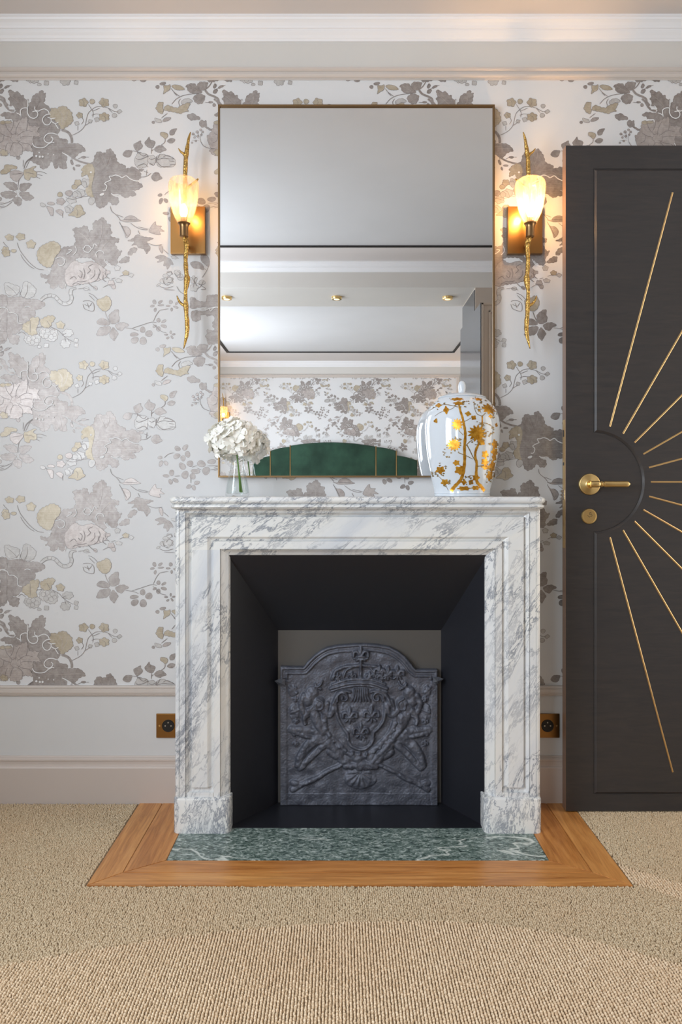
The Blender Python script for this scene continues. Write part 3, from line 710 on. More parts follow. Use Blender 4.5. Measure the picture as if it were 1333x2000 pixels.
# side walls
wl = empty('wall_left', (XL, -3, 0)); structure(wl, 'plain pale left wall with two tall windows')
mb = MB()
for (a, b_, z0, z1) in ((0.12, -1.20, 0, 2.65), (-1.20, -1.36, 0, 2.65), (-1.36, -2.52, 0, .84), (-1.36, -2.52, 2.24, 2.65), (-2.52, -3.94, 0, 2.65), (-3.94, -5.26, 0, .60), (-3.94, -5.26, 2.24, 2.65), (-5.26, YF - .12, 0, 2.65)):
    mb.box(XL - .14, XL, b_, a, z0, z1)
mb.build('wall_surface', M['plaster'], wl)
for i, (ya, yb) in enumerate(((-1.36, -2.52), (-3.94, -5.26))):
    zb = (.84, .60)[i]
    wn = empty('window_%d' % (i + 1), (XL - .07, (ya + yb) / 2, zb)); structure(wn, ['tall white window nearer the fireplace, on the left wall', 'tall white window nearer the bed, on the left wall'][i], 'window')
    mb = MB()
    for (a, b_, z0, z1) in ((ya, ya - .05, zb, 2.24), (yb + .05, yb, zb, 2.24), (ya, yb, zb, zb + .06), (ya, yb, 2.18, 2.24), ((ya + yb) / 2 + .03, (ya + yb) / 2 - .03, zb, 2.24)):
        mb.box(XL - .10, XL - .04, b_, a, z0, z1, .004)
    mb.build('window_frame', M['cornice'], wn)
    for s_ in (0, 1):
        a = ya - .05 if s_ == 0 else (ya + yb) / 2 - .03; b_ = (ya + yb) / 2 + .03 if s_ == 0 else yb + .05
        MB().box(XL - .073, XL - .067, b_, a, zb + .06, 2.18).build('pane', M['pane'], wn)
wr = empty('wall_right', (XR, -1, 0)); structure(wr, 'plain pale right wall with an open doorway')
mb = MB()
for (x0, x1, a, b_, z0, z1) in ((XR, XR + .12, .12, -.17, 0, 2.65), (XR, XR + .12, -.17, -.99, 2.13, 2.65), (XR, XR + .12, -.99, YB1, 0, 2.65), (XR2, XR + .12, YB2, YF - .12, 0, 2.65)):
    mb.box(x0, x1, b_, a, z0, z1)
mb.build('wall_surface', M['plaster'], wr)
mb = MB()   # landing outside the doorway
mb.box(XR + .12, 2.6, -.17, -.05, 0, 2.3); mb.box(XR + .12, 2.6, -1.2, -.99, 0, 2.3); mb.box(2.52, 2.6, -1.0, -.17, 0, 2.3); mb.box(XR + .12, 2.6, -1.0, -.17, 2.2, 2.3); mb.box(XR + .12, 2.6, -1.0, -.17, -.05, 0)
mb.build('landing_wall', M['plaster'], wr)
mb = MB()   # door casing
for (a, b_, z0, z1) in ((-.15, -.17, 0, 2.13), (-.99, -1.05, 0, 2.19), (-.15, -1.05, 2.13, 2.19)):
    mb.box(XR - .014, XR + .12, b_, a, z0, z1, .003)
mb.build('door_casing', M['cornice'], wr)
# pier that carries the beam on the right
pier = empty('wall_pier', (1.2, (YB1 + YB2) / 2, 0)); structure(pier, 'pale pier below the ceiling beam, its left side in grey gloss lacquer')
MB().box(.905, XR + .12, YB2, YB1, 0, 2.377).build('pier_surface', M['beige'], pier)
MB().box(.900, .905, YB2 + .01, YB1 - .01, 0.02, 2.365).build('gloss_panel', M['grey_gloss'], pier)
# floor
fl = empty('floor', (0, 0, 0)); structure(fl, 'floor with oak and green marble hearth border', 'floor')
MB().box(XL - .14, XR + .14, YF - .14, .12, -.08, -.002).build('subfloor', M['carpet_back'], fl)
HX0, HX1, HY = -.646, .753, -.543
DX0, DX1, DY = -.571, .672, ys(739)
SX0, SX1, SY = -.471, .575, ys(715)
zt = .004; g = .0005
def plank(poly, mat_, name='plank'):
    n = len(poly); bm = bmesh.new()
    vs = [bm.verts.new((x, y, zt)) for x, y in poly]
    f = bm.faces.new(vs)
    if f.normal.z < 0: f.normal_flip()
    cx = sum(p[0] for p in poly) / n; cy = sum(p[1] for p in poly) / n
    r = bmesh.ops.extrude_face_region(bm, geom=[f])
    up = [v_ for v_ in r['geom'] if isinstance(v_, bmesh.types.BMVert)]
    for v_ in vs: v_.co.z = -.002
    bmesh.ops.bevel(bm, geom=[e for e in bm.edges if all(v_.co.z > 0 for v_ in e.verts)], offset=.0012, segments=2, affect='EDGES')
    bmesh.ops.recalc_face_normals(bm, faces=bm.faces[:])
    m_ = MB(); m_.bm(bm)
    o = m_.build(name, mat_, None)
    o.parent = fl
    return o
plank([(HX0 + g, HY + g), (HX1 - g, HY + g), (DX1 - g, DY - g), (DX0 + g, DY - g)], M['oak_a'])
plank([(DX0 + g, DY + g), (DX1 - g, DY + g), (SX1 - g, SY - g), (SX0 + g, SY - g)], M['oak_b'])
plank([(HX0 + g, HY + 2 * g), (DX0 - g, DY), (DX0 - g, -.012), (HX0 + g, -.012)], M['oak_c'])
plank([(DX0 + g, DY + 2 * g), (SX0 - g, SY), (SX0 - g, -.012), (DX0 + g, -.012)], M['oak_d'])
plank([(HX1 - g, HY + 2 * g), (HX1 - g, -.012), (DX1 + g, -.012), (DX1 + g, DY)], M['oak_c'])
plank([(DX1 - g, DY + 2 * g), (DX1 - g, -.012), (SX1 + g, -.012), (SX1 + g, SY)], M['oak_d'])
o = plank([(SX0 + g, SY + g), (SX1 - g, SY + g), (SX1 - g, -.12), (SX0 + g, -.12)], M['green'], 'hearth_slab')
o['label'] = 'dark green marble hearth slab with white veins'
# ceiling
ce = empty('ceiling', (0, 0, ZC)); structure(ce, 'pale ceiling field with a thin dark shadow gap', 'ceiling')
MB().box(XL - .14, XR + .14, YF - .14, .12, ZC, ZC + .1).build('ceiling_field', M['ceiling'], ce)
def ring(mb, x0, x1, y0, y1, ix0, ix1, iy0, iy1, z0, z1):
    mb.box(x0, x1, iy1, y1, z0, z1); mb.box(x0, x1, y0, iy0, z0, z1)
    mb.box(x0, ix0, iy0, iy1, z0, z1); mb.box(ix1, x1, iy0, iy1, z0, z1)
mb = MB()
ring(mb, XL, XR, YB1, 0, -1.2, 1.25, -2.31, -.40, ZS, ZC)
ring(mb, XL, XR2, YF, YB2, -1.21, 1.27 - .02, -5.83, -3.45, ZS, ZC)
mb.build('ceiling_border', M['soffit'], ce)
mb = MB(); gp = .012
ring(mb, -1.2, 1.25, -2.31, -.40, -1.2 + gp, 1.25 - gp, -2.31 + gp, -.40 - gp, ZS + .002, ZC)
ring(mb, -1.21, 1.25, -5.83, -3.45, -1.21 + gp * 2, 1.25 - gp * 2, -5.83 + gp * 2, -3.45 - gp * 2, ZS + .002, ZC)
mb.build('shadow_gap', M['dark_gap'], ce)
bmx = empty('ceiling_beam', (0, (YB1 + YB2) / 2, 2.377)); structure(bmx, 'wide boxed ceiling beam crossing the room behind the camera, seen in the mirror', 'beam')
MB().box(XL, XR + .1, YB2, YB1, 2.377, ZC, .002).build('beam_casing', M['frieze'], bmx)
# cornices, rails and skirtings
CO = [(0, 2.478), (.006, 2.478), (.007, 2.484), (.010, 2.486), (.014, 2.492), (.020, 2.498), (.024, 2.503), (.024, 2.5065), (.028, 2.508), (.030, 2.514), (.036, 2.521), (.044, 2.527), (.046, 2.533), (.050, 2.5335), (.050, 2.541), (0, 2.541)]
RAIL = [(0, 2.354), (.004, 2.354), (.005, 2.357), (.010, 2.358), (.014, 2.362), (.015, 2.367), (.010, 2.369), (.010, 2.376), (.014, 2.378), (.018, 2.382), (.018, 2.387), (0, 2.387)]
DADO = [(0, .349), (.007, .349), (.009, .352), (.009, .355), (.013, .357), (.014, .362), (.014, .371), (.012, .373), (.014, .3745), (.0145, .379), (.012, .382), (0, .382)]
BASE = [(0, 0), (.018, 0), (.018, .117), (.0165, .120), (.013, .123), (.012, .128), (.012, .138), (.014, .140), (.014, .144), (.010, .148), (.005, .150), (.004, .153), (0, .153)]
def trim(n, prof, mat_, label, x0, x1, y, d, nm=None):
    mb = MB(); extr(mb, prof, x0, x1, y, d)
    o = mb.build(nm or 'trim_%d' % n, mat_); structure(o, label, 'moulding'); return o
trim(1, CO, M['cornice'], 'white stepped cornice above the fireplace wall', XL, XR, 0, -1)
trim(2, RAIL, M['trim'], 'taupe picture rail above the mirror', XL, XR, 0, -1)
mb = MB(); extr(mb, DADO, XL, -.484, 0, -1); extr(mb, DADO, .594, XR, 0, -1)
structure(mb.build('trim_3', M['trim']), 'taupe dado rail either side of the marble fireplace', 'moulding')
mb = MB(); extr(mb, BASE, XL, -.484, 0, -1); extr(mb, BASE, .594, XR, 0, -1)
structure(mb.build('baseboard_back', M['base']), 'scuffed taupe skirting board either side of the fireplace', 'baseboard')
trim(4, CO, M['cornice'], 'white cornice on the beam face, seen in the mirror', XL, XR, YB1, 1)
trim(5, CO, M['cornice'], 'white cornice above the far papered wall, seen in the mirror', XL, XR2, YF, 1)
trim(6, RAIL, M['trim'], 'taupe picture rail on the far wall, seen in the mirror', XL, 1.385, YF, 1)
mb = MB(); mb.box(1.352, 1.385, YF, YF + .016, .9, 2.36, .003); structure(mb.build('trim_7', M['trim']), 'upright taupe moulding framing the far wallpaper', 'moulding')
for k, (x, d, ya, yb) in enumerate(((XL, 1, 0, YB1), (XL, 1, YB2, YF), (XR, -1, 0, YB1))):
    mb = MB(); extr_y(mb, CO, ya, yb, x, d)
    structure(mb.build('trim_%d' % (8 + k), M['cornice']), ['white cornice on the left wall nearer the fireplace', 'white cornice on the left wall nearer the bed', 'white cornice on the right wall'][k], 'moulding')
mb = MB(); extr_y(mb, BASE, 0, YF, XL, 1); structure(mb.build('baseboard_left', M['base']), 'taupe skirting board along the left wall', 'baseboard')

# ------------------------------------------------------------------ carpet with its loop pile
cp = empty('carpet', (0, -3, 0), 'beige wool loop carpet with a curving ribbed zone, around the oak hearth border', 'carpet')
mb = MB()
for (x0, x1, y0, y1) in ((XL + .019, HX0, HY, -.019), (HX1, XR - .015, HY, -.019), (XL + .019, XR - .015, YB1, HY), (XL + .019, .90, YB2, YB1), (XL + .019, XR2, YF + .095, YB2)):
    mb.box(x0, x1, y0, y1, -.0015, .0012)
mb.build('carpet_backing', M['carpet_back'], cp)
rs = np.random.RandomState(5)
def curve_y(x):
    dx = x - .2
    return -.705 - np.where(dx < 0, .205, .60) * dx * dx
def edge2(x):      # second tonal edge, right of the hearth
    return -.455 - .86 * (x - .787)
def loops(name, px_, py_, lx, ly, h, mat_, keep, jit, skew=False):
    X0, X1, Y0, Y1 = -1.635, 1.53, -1.30, -.022
    nx = int((X1 - X0) / px_); ny = int((Y1 - Y0) / py_)
    gx, gy = np.meshgrid(np.arange(nx), np.arange(ny), indexing='ij')
    x = X0 + gx * px_ + rs.normal(0, jit * px_, gx.shape); y = Y0 + (gy + .5 * (gx % 2)) * py_ + rs.normal(0, jit * 1.3 * py_, gx.shape)
    x = x.ravel(); y = y.ravel()
    inh = (x > HX0 - .0035) & (x < HX1 + .0035) & (y > HY - .0035)
    k = keep(x, y) & ~inh
    x = x[k]; y = y[k]; n = len(x)
    hh = h * (1 + rs.normal(0, .16, n)); a = rs.normal(0, .25 if not skew else 1.2, n)
    lx_ = lx * (1 + rs.normal(0, .1, n)); ly_ = ly * (1 + rs.normal(0, .12, n))
    ang = np.arange(5) * 2 * np.pi / 5
    V = np.zeros((n, 11, 3), np.float32)
    for r_, (sc_, zz) in enumerate(((1.0, 0.001), (.74, .72))):
        for q in range(5):
            u = np.cos(ang[q]) * lx_ * sc_; v_ = np.sin(ang[q]) * ly_ * sc_
            V[:, r_ * 5 + q, 0] = x + u * np.cos(a) - v_ * np.sin(a)
            V[:, r_ * 5 + q, 1] = y + u * np.sin(a) + v_ * np.cos(a)
            V[:, r_ * 5 + q, 2] = .001 + (hh * zz if r_ else 0)
    V[:, 10, 0] = x; V[:, 10, 1] = y; V[:, 10, 2] = .001 + hh
    base = []
    for q in range(5):
        p = (q + 1) % 5
        base += [(q, p, 5 + p), (q, 5 + p, 5 + q), (5 + q, 5 + p, 10)]
    base = np.array(base, np.int32)
    T = (base[None] + (np.arange(n, dtype=np.int32) * 11)[:, None, None]).reshape(-1, 3)
    me = bpy.data.meshes.new(name); V = V.reshape(-1, 3).copy(); V[:, 1] += 3
    me.vertices.add(len(V)); me.vertices.foreach_set('co', V.ravel())
    me.loops.add(T.size); me.loops.foreach_set('vertex_index', T.ravel())
    me.polygons.add(len(T)); me.polygons.foreach_set('loop_start', np.arange(0, T.size, 3, dtype=np.int32))
    me.polygons.foreach_set('use_smooth', np.ones(len(T), bool))
    me.update(calc_edges=True); me.materials.append(mat_)
    o = link(bpy.data.objects.new(name, me), cp); o['kind'] = 'stuff'
    return o
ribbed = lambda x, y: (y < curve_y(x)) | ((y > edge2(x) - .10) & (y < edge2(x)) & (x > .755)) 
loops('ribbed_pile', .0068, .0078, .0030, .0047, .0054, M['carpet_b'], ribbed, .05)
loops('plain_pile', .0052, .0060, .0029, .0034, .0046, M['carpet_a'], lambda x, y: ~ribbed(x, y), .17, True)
# ------------------------------------------------------------------ marble fireplace
SF = 660.0
MX = (699 - CX) / SF
fp = empty('fireplace_mantel', (MX, -.12, 0), 'white marble fireplace surround with blue grey veins and stepped mouldings', 'fireplace')
PROF = [(0, .200), (0, .012), (1.5, .005), (5, .001), (8.6, 0), (9.2, .0025), (9.8, 0), (21, 0), (21.5, .0045), (22.6, .0045), (23, .001), (24.5, .003), (28, .008), (31.5, .0115), (32.4, .012), (32.5, .0155), (33.1, .0155), (33.2, .003), (34, .002), (63.5, .002), (64.5, .003), (67, .006), (71, .010), (74.6, .0115), (74.7, .016), (75.5, .016), (75.6, .004), (76.4, .003), (88.5, .003), (88.8, .008), (89.6, .008), (89.8, .006), (92, .010), (98, .019), (103.5, .025), (105, .030), (106, .031), (106, .080)]
PLAIN = [(0, .200), (0, .012), (1.5, .005), (5, .001), (8.6, 0), (9.2, .0025), (9.8, 0), (21, 0), (21.5, .0045), (22.6, .0045), (23, .001), (24.5, .003), (28, .008), (31.5, .011), (33, .0115), (75.4, .0115), (75.6, .004), (76.4, .003), (88.5, .003), (88.8, .008), (89.6, .008), (89.8, .006), (92, .010), (98, .019), (103.5, .025), (105, .030), (106, .031), (106, .080)]
YMF = ys(SF)
def u_to_py(u):
    return np.interp(u, [0, 9, 21, 33, 33.2, 64, 75.4, 75.6, 89, 98, 106], [984, 991, 1001, 1009.5, 1009.7, 1049, 1057, 1057.2, 1073, 1080, 1087])
def lx_(u): return (341 + u - CX) / SF
def rx_(u): return (1057.5 - u - CX) / SF
zj = sz(1074, SF)
def jamb(side, prof, z0, z1, name, mat_, cap=False):
    V = []
    for k, z in enumerate((z0, z1)):
        for (u, d) in prof:
            zz = min(z, sz(float(u_to_py(u)), SF)) if k else z
            V.append(((lx_(u) if side < 0 else rx_(u)), YMF + d, zz))
    n = len(prof)
    Fc = [(i, i + 1, n + i + 1, n + i) for i in range(n - 1)]
    if cap: Fc += [tuple(range(n)), tuple(range(n, 2 * n))]
    return V, Fc
jambs = {}
zpan = sz(1538, SF)
for side in (-1, 1):
    mb = MB()
    V, Fc = jamb(side, PROF, zpan, zj, '', None); mb.add(V, Fc)
    V, Fc = jamb(side, PLAIN, .100, zpan, '', None); mb.add(V, Fc)
    # bottom rail closing the sunk field, and the foot of the raised field
    f = lx_ if side < 0 else rx_
    a, b_ = sorted((f(24), f(75.5)))
    mb.box(a, b_, YMF + .001, YMF + .06, .100, sz(1549, SF), .0015)
    a, b_ = sorted((f(33.2), f(64.5)))
    mb.box(a, b_, YMF + .0024, YMF + .03, zpan - .0015, zpan + .01)
    o = mb.build('jamb', M['marble_v'], fp)
    o.data.update()
# lintel with both corners
V = []; n = len(PROF)
for (u, d) in PROF:
    z = sz(float(u_to_py(u)), SF); y = YMF + d
    zs_ = min(zj, z - 1e-5)
    V += [(lx_(u), y, zs_), (lx_(u), y, z), (rx_(u), y, z), (rx_(u), y, zs_)]
Fc = []
for i in range(n - 1):
    for k in range(3):
        Fc.append((4 * i + k, 4 * i + k + 1, 4 * (i + 1) + k + 1, 4 * (i + 1) + k))
# below the seam height the inner mouldings are already part of the head
mb = MB(); mb.add(V, Fc)
mb.build('lintel', M['marble_h'], fp)
# shelf
shx0, shx1 = (328 - CX) / 669, (1070.5 - CX) / 669
ysf = ys(669)
def shelf_prof():
    P = []
    for k in range(9):
        th = PI / 2 - PI * k / 8
        P.append((.012 * math.cos(th) , (.997 + .9755) / 2 + .01075 * math.sin(th)))
    P += [(.004, .9745), (.006, .9725), (.009, .971), (.0095, .967), (.006, .963), (.0, .960), (-.012, .959), (-.014, .955)]
    return P
P_ = shelf_prof()
bm_v = []; bm_f = []
def ringpts(off, z):
    """plan outline: rounded front corners, offset outward by off"""
    r = .018 + off; pts = [(shx0 + .012 - off, 0.0)]
    cx0, cx1, cy = shx0 + .012 + .018, shx1 - .012 - .018, ysf + .012 + .018
    for k in range(7):
        th = PI + PI / 2 * k / 6; pts.append((cx0 + r * math.cos(th), cy + r * math.sin(th)))
    for k in range(7):
        th = 1.5 * PI + PI / 2 * k / 6; pts.append((cx1 + r * math.cos(th), cy + r * math.sin(th)))
    pts.append((shx1 - .012 + off, 0.0))
    return [(x, y, z) for x, y in pts]
rings = [ringpts(o_, z) for o_, z in P_]
m_ = len(rings[0]); mb = MB()
V = [p for r in rings for p in r]
Fc = [tuple(range(m_))[::-1]]
for i in range(len(rings) - 1):
    for k in range(m_):
        k2 = (k + 1) % m_; Fc.append((i * m_ + k, i * m_ + k2, (i + 1) * m_ + k2, (i + 1) * m_ + k))
Fc.append(tuple((len(rings) - 1) * m_ + k for k in range(m_)))
mb.add(V, Fc)
smooth_by_angle(mb.build('shelf', M['marble_h'], fp), 40)
# plinth blocks with rounded corners
for (a, b_) in ((338, 449.5), (947, 1060)):
    x0, x1 = (a - CX) / 663, (b_ - CX) / 663; y0 = ys(663.2)
    def outl(off, z):
        r = .019 - off; p = [(x0 + off, -.0)]
        for k in range(7):
            th = PI + PI / 2 * k / 6; p.append((x0 + .019 + r * math.cos(th), y0 + .019 + r * math.sin(th)))
        for k in range(7):
            th = 1.5 * PI + PI / 2 * k / 6; p.append((x1 - .019 + r * math.cos(th), y0 + .019 + r * math.sin(th)))
        p.append((x1 - off, -.0)); return [(x, y, z) for x, y in p]
    rg = [outl(0, .0042), outl(0, .103), outl(.0012, .1055), outl(.004, .107)]
    m_ = len(rg[0]); V = [p for r in rg for p in r]; Fc = []
    for i in range(3):
        for k in range(m_):
            k2 = (k + 1) % m_; Fc.append((i * m_ + k, i * m_ + k2, (i + 1) * m_ + k2, (i + 1) * m_ + k))
    Fc.append(tuple(3 * m_ + k for k in range(m_))); Fc.append(tuple(range(m_))[::-1])
    smooth_by_angle(MB().add(V, Fc).build('plinth_block', M['marble_p'], fp), 40)

# ------------------------------------------------------------------ black steel firebox
fb = empty('firebox', (MX, -.1, 0), 'matt black steel firebox lining with splayed sides', 'fireplace')
sA, sB = 652.0, 603.0
yA, yB = ys(sA), ys(sB)
A = [((445 - CX) / sA, yA, .005), ((445 - CX) / sA, yA, sz(1085, sA)), ((952 - CX) / sA, yA, sz(1085, sA)), ((952 - CX) / sA, yA, .005)]
B = [((543.5 - CX) / sB, yB, .006), ((543.5 - CX) / sB, yB, sz(1231, sB)), ((862 - CX) / sB, yB, sz(1231, sB)), ((862 - CX) / sB, yB, .006)]
def slab(p, nrm, name, mat_, th=.004):
    p = [Vector(q) for q in p]; n = Vector(nrm).normalized() * th
    V = p + [q + n for q in p]
    o = mobj(name, V, [(0, 1, 2, 3), (7, 6, 5, 4), (0, 4, 5, 1), (1, 5, 6, 2), (2, 6, 7, 3), (3, 7, 4, 0)], mat_, fb)
    return o
slab([A[0], A[1], B[1], B[0]], (-1, .3, 0), 'side_panel', M['black'])
slab([A[3], B[3], B[2], A[2]], (1, .3, 0), 'side_panel', M['black'])
slab([A[1], A[2], B[2], B[1]], (0, .4, 1), 'top_panel', M['black'])
slab([B[0], B[1], B[2], B[3]], (0, 1, 0), 'back_panel', M['back_panel'])
slab([(A[0][0], yA, .0055), (B[0][0], yB, .0055), (B[3][0], yB, .0055), (A[3][0], yA, .0055)], (0, 0, -1), 'base_panel', M['black'])
# hooks that hold the fireback
for (px, py, d) in ((547, 1333, -1), (856.5, 1329, 1)):
    c_ = PX(px, py, 612)
    V = [c_ + Vector((0, .02, 0)), c_ + Vector((-d * .016, .004, .009)), c_ + Vector((-d * .016, .004, -.009)), c_ + Vector((-d * .004, -.012, 0)), c_ + Vector((d * .018, .004, .004)), c_ + Vector((d * .002, .006, .010)), c_ + Vector((d * .002, .006, -.012))]
    bm = bmesh.new()
    for v_ in V: bm.verts.new(v_)
    bmesh.ops.convex_hull(bm, input=bm.verts[:])
    o = MB().bm(bm).build('retaining_hook', mat('hook_steel', lin(150, 152, 160), .35, .8), fb)
# ------------------------------------------------------------------ cast iron fireback: modelled relief
def sd_seg(X, Y, x0, y0, x1, y1):
    dx, dy = x1 - x0, y1 - y0; L = dx * dx + dy * dy + 1e-9
    t_ = np.clip(((X - x0) * dx + (Y - y0) * dy) / L, 0, 1)
    return np.hypot(X - x0 - t_ * dx, Y - y0 - t_ * dy)
def chain(X, Y, H, s, r, h, closed=False, taper=None):
    n = [float(q) for q in s.split()]; p = [(n[i], n[i + 1]) for i in range(0, len(n), 2)]
    p = [tuple(q) for q in catmull(p, 4, closed)]
    m_ = len(p) - (0 if closed else 1)
    for i in range(m_):
        a, b_ = p[i], p[(i + 1) % len(p)]
        rr = r if taper is None else r + (taper - r) * i / m_
        x0, x1 = min(a[0], b_[0]) - rr, max(a[0], b_[0]) + rr; y0, y1 = min(a[1], b_[1]) - rr, max(a[1], b_[1]) + rr
        k = (X > x0) & (X < x1) & (Y > y0) & (Y < y1)
        if not k.any(): continue
        d = sd_seg(X[k], Y[k], *a, *b_)
        H[k] = np.maximum(H[k], h * np.sqrt(np.clip(1 - (d / rr) ** 2, 0, 1)))
def ell(X, Y, H, x, y, rx, ry, h, ang=0, p=1.):
    c_, s_ = math.cos(math.radians(ang)), math.sin(math.radians(ang))
    u = ((X - x) * c_ + (Y - y) * s_) / rx; v_ = (-(X - x) * s_ + (Y - y) * c_) / ry
    q = np.clip(1 - u * u - v_ * v_, 0, 1) ** (.5 * p)
    H[:] = np.maximum(H, h * q)
def fleur(X, Y, H, x, y, k, h):
    ell(X, Y, H, x, y - 22 * k, 15 * k, 38 * k, h)
    ell(X, Y, H, x, y + 32 * k, 8 * k, 26 * k, h * .9)
    for d in (-1, 1):
        chain(X, Y, H, ' '.join('%g' % q for q in (x + d * 4 * k, y + 8 * k, x + d * 22 * k, y - 18 * k, x + d * 42 * k, y - 14 * k, x + d * 44 * k, y + 8 * k)), 11 * k, h)
        chain(X, Y, H, ' '.join('%g' % q for q in (x + d * 4 * k, y + 14 * k, x + d * 18 * k, y + 30 * k, x + d * 26 * k, y + 36 * k)), 8 * k, h * .8)
    chain(X, Y, H, '%g %g %g %g' % (x - 26 * k, y + 12 * k, x + 26 * k, y + 12 * k), 7 * k, h)
def ytop(x):
    pts = [(100, 300), (262, 302), (272, 296), (290, 268), (340, 220), (390, 185), (430, 165), (500, 150), (560, 145), (640, 139), (700, 138), (790, 145), (870, 160), (930, 190), (980, 230), (1015, 270), (1040, 305), (1052, 319), (1062, 321), (1212, 320)]
    return np.interp(x, [p[0] for p in pts], [p[1] for p in pts])
NXI, NYI = 340, 360
gu, gv = np.meshgrid(np.linspace(0, 1, NXI), np.linspace(0, 1, NYI), indexing='ij')
XX = 102 + gu * 1104; YT = ytop(XX); YY = 1272 + gv * (YT - 1272)
Hh = np.zeros_like(XX)
# distance to the outline for the rim moulding
op = [(102, 1272), (102, 302)] + [(float(x), float(ytop(x))) for x in np.linspace(262, 1060, 40)] + [(1206, 320), (1206, 1272)]
Dm = np.full(XX.shape, 1e9)
for a, b_ in zip(op[:-1], op[1:]): Dm = np.minimum(Dm, sd_seg(XX, YY, *a, *b_))
top = YY < 380 + 40 * np.sin(gu * 3)
Hh = np.maximum(Hh, np.where(Dm < 20, 9 * np.sqrt(np.clip(1 - ((Dm - 9) / 12) ** 2, 0, 1)), 0) * (YY < 420))
Hh = np.maximum(Hh, np.where(top, 7 * np.sqrt(np.clip(1 - ((Dm - 44) / 9) ** 2, 0, 1)), 0))
Hh = np.maximum(Hh, np.where(top, 5 * np.sqrt(np.clip(1 - ((Dm - 28) / 7) ** 2, 0, 1)), 0))
Hh = np.maximum(Hh, 4.5 / (1 + np.exp((Dm - 46) / 2.5)) * (YY > 400) )
h = np.zeros_like(XX); a3 = (XX, YY, h)
# crown
chain(*a3, '455 452 560 420 660 410 760 420 850 452', 13, 11); chain(*a3, '470 425 560 393 660 385 760 393 835 420', 11, 9); chain(*a3, '462 470 560 440 660 430 760 440 850 475', 8, 8)
chain(*a3, '465 385 490 330 560 300 650 292', 13, 9); chain(*a3, '545 375 565 325 610 300 655 285', 9, 9); chain(*a3, '845 385 830 330 770 300 690 292', 13, 9); chain(*a3, '775 375 750 325 720 300 680 285', 9, 9)
chain(*a3, '667 260 667 380', 11, 11); fleur(*a3, 667, 212, 1.15, 15); chain(*a3, '620 238 667 246 714 238', 9, 13); 
for x, y, k in ((505, 372, .62), (605, 364, .6), (730, 364, .6), (815, 375, .6), (800, 330, .8), (860, 345, .95), (925, 345, 1.0)): fleur(*a3, x, y, k, 12)
# shield and its scrolls
chain(*a3, '505 485 490 560 505 650 545 730 575 770 580 820 610 860 670 880 725 858 752 815 760 760 800 720 832 660 838 560 820 480', 12, 10)
sh = np.zeros_like(XX); ell(XX, YY, sh, 667, 660, 150, 205, 5); h = np.maximum(h, sh); a3 = (XX, YY, h)
for cx_, d in ((545, 1), (782, -1)):
    chain(*a3, ' '.join('%g %g' % (cx_ + d * (48 - 5 * k) * math.cos(k * .9 + 2.6), 515 + (48 - 5 * k) * math.sin(k * .9 + 2.6)) for k in range(9)), 8.5, 15)
chain(*a3, '470 560 500 500 540 468 590 475', 12, 13); chain(*a3, '740 475 800 468 850 505 875 560', 12, 13)
for k in range(7): chain(*a3, '%g 455 %g 500 %g 540' % (622 + k * 15, 618 + k * 16, 600 + k * 22), 6.5, 11)
fleur(*a3, 590, 640, 1.12, 14); fleur(*a3, 742, 635, 1.12, 14); fleur(*a3, 667, 752, 1.12, 14)
# collar strands round the shield
chain(*a3, '430 560 410 680 440 780 520 850 560 900 640 930', 20, 9); chain(*a3, '880 540 910 640 890 740 820 830 760 880 700 930', 20, 9)
for k in range(15):
    th = .15 + k * .2; ell(*a3, 665 - 255 * math.cos(th), 640 + 285 * math.sin(th) * .95, 17, 13, 12, math.degrees(th))
# supporters: heads, wings, robes
for sgn in (-1, 1):
    q = lambda x: 665 + sgn * (665 - x)
    def ch(s, r, hh, tp=None):
        n = [float(v_) for v_ in s.split()]; n = [q(v_) if i % 2 == 0 else v_ for i, v_ in enumerate(n)]
        chain(*a3, ' '.join('%g' % v_ for v_ in n), r, hh, False, tp)
    def el(x, y, rx, ry, hh, an=0): ell(*a3, q(x), y, rx, ry, hh, an * (1 if sgn == 1 else -1))
    el(322, 485, 46, 52, 13); el(300, 530, 40, 50, 12); ch('270 500 245 560 260 610 290 640', 22, 11); el(370, 560, 50, 52, 12); ch('360 520 400 545 395 590 355 595 350 560', 9, 16)
    ch('300 610 270 660 275 700', 24, 13, 12); ch('330 600 350 660 380 720 400 760', 34, 11); ch('400 600 440 640 470 610 480 560', 22, 12)
    ch('180 740 260 745 340 760 410 800 450 850', 28, 9); ch('200 760 300 790 400 830', 20, 10)
    ch('370 800 300 850 245 930 225 990', 42, 12, 24); ch('420 840 350 900 290 960 240 1010', 24, 10); ch('440 830 480 880 540 950 600 990', 34, 11); ch('450 900 500 930 560 940', 26, 10)
    el(205, 1120, 40, 26, 10, -20); ch('190 1160 260 1120 350 1085 440 1030 540 985', 22, 9, 14); ch('345 420 360 445 385 455', 10, 9); ch('340 440 380 430 395 400', 8, 9)
    el(190, 470, 34, 40, 6); el(200, 620, 40, 60, 6); ch('170 440 215 480', 12, 8); ch('180 620 230 600', 12, 8); ch('170 730 200 780', 12, 8)
    for k in range(6): fleur(*a3, q(195 + (k % 2) * 14), 450 + k * 78, .42, 8)
chain(*a3, '955 650 950 720 900 800 830 880 760 950 720 1000', 30, 13, False, 18)
chain(*a3, '560 1000 620 985 660 1010 720 980 770 1000', 22, 14); ell(*a3, 690, 990, 60, 40, 15)
ell(*a3, 640, 950, 60, 50, 11); ell(*a3, 560, 960, 46, 40, 11); ell(*a3, 740, 940, 50, 44, 11)
sc_ = np.zeros_like(XX); ell(XX, YY, sc_, 665, 1085, 115, 75, 11); th = np.arctan2(YY - 1040, XX - 665); sc_ *= (1 + .18 * np.cos(th * 14)); h = np.maximum(h, sc_)
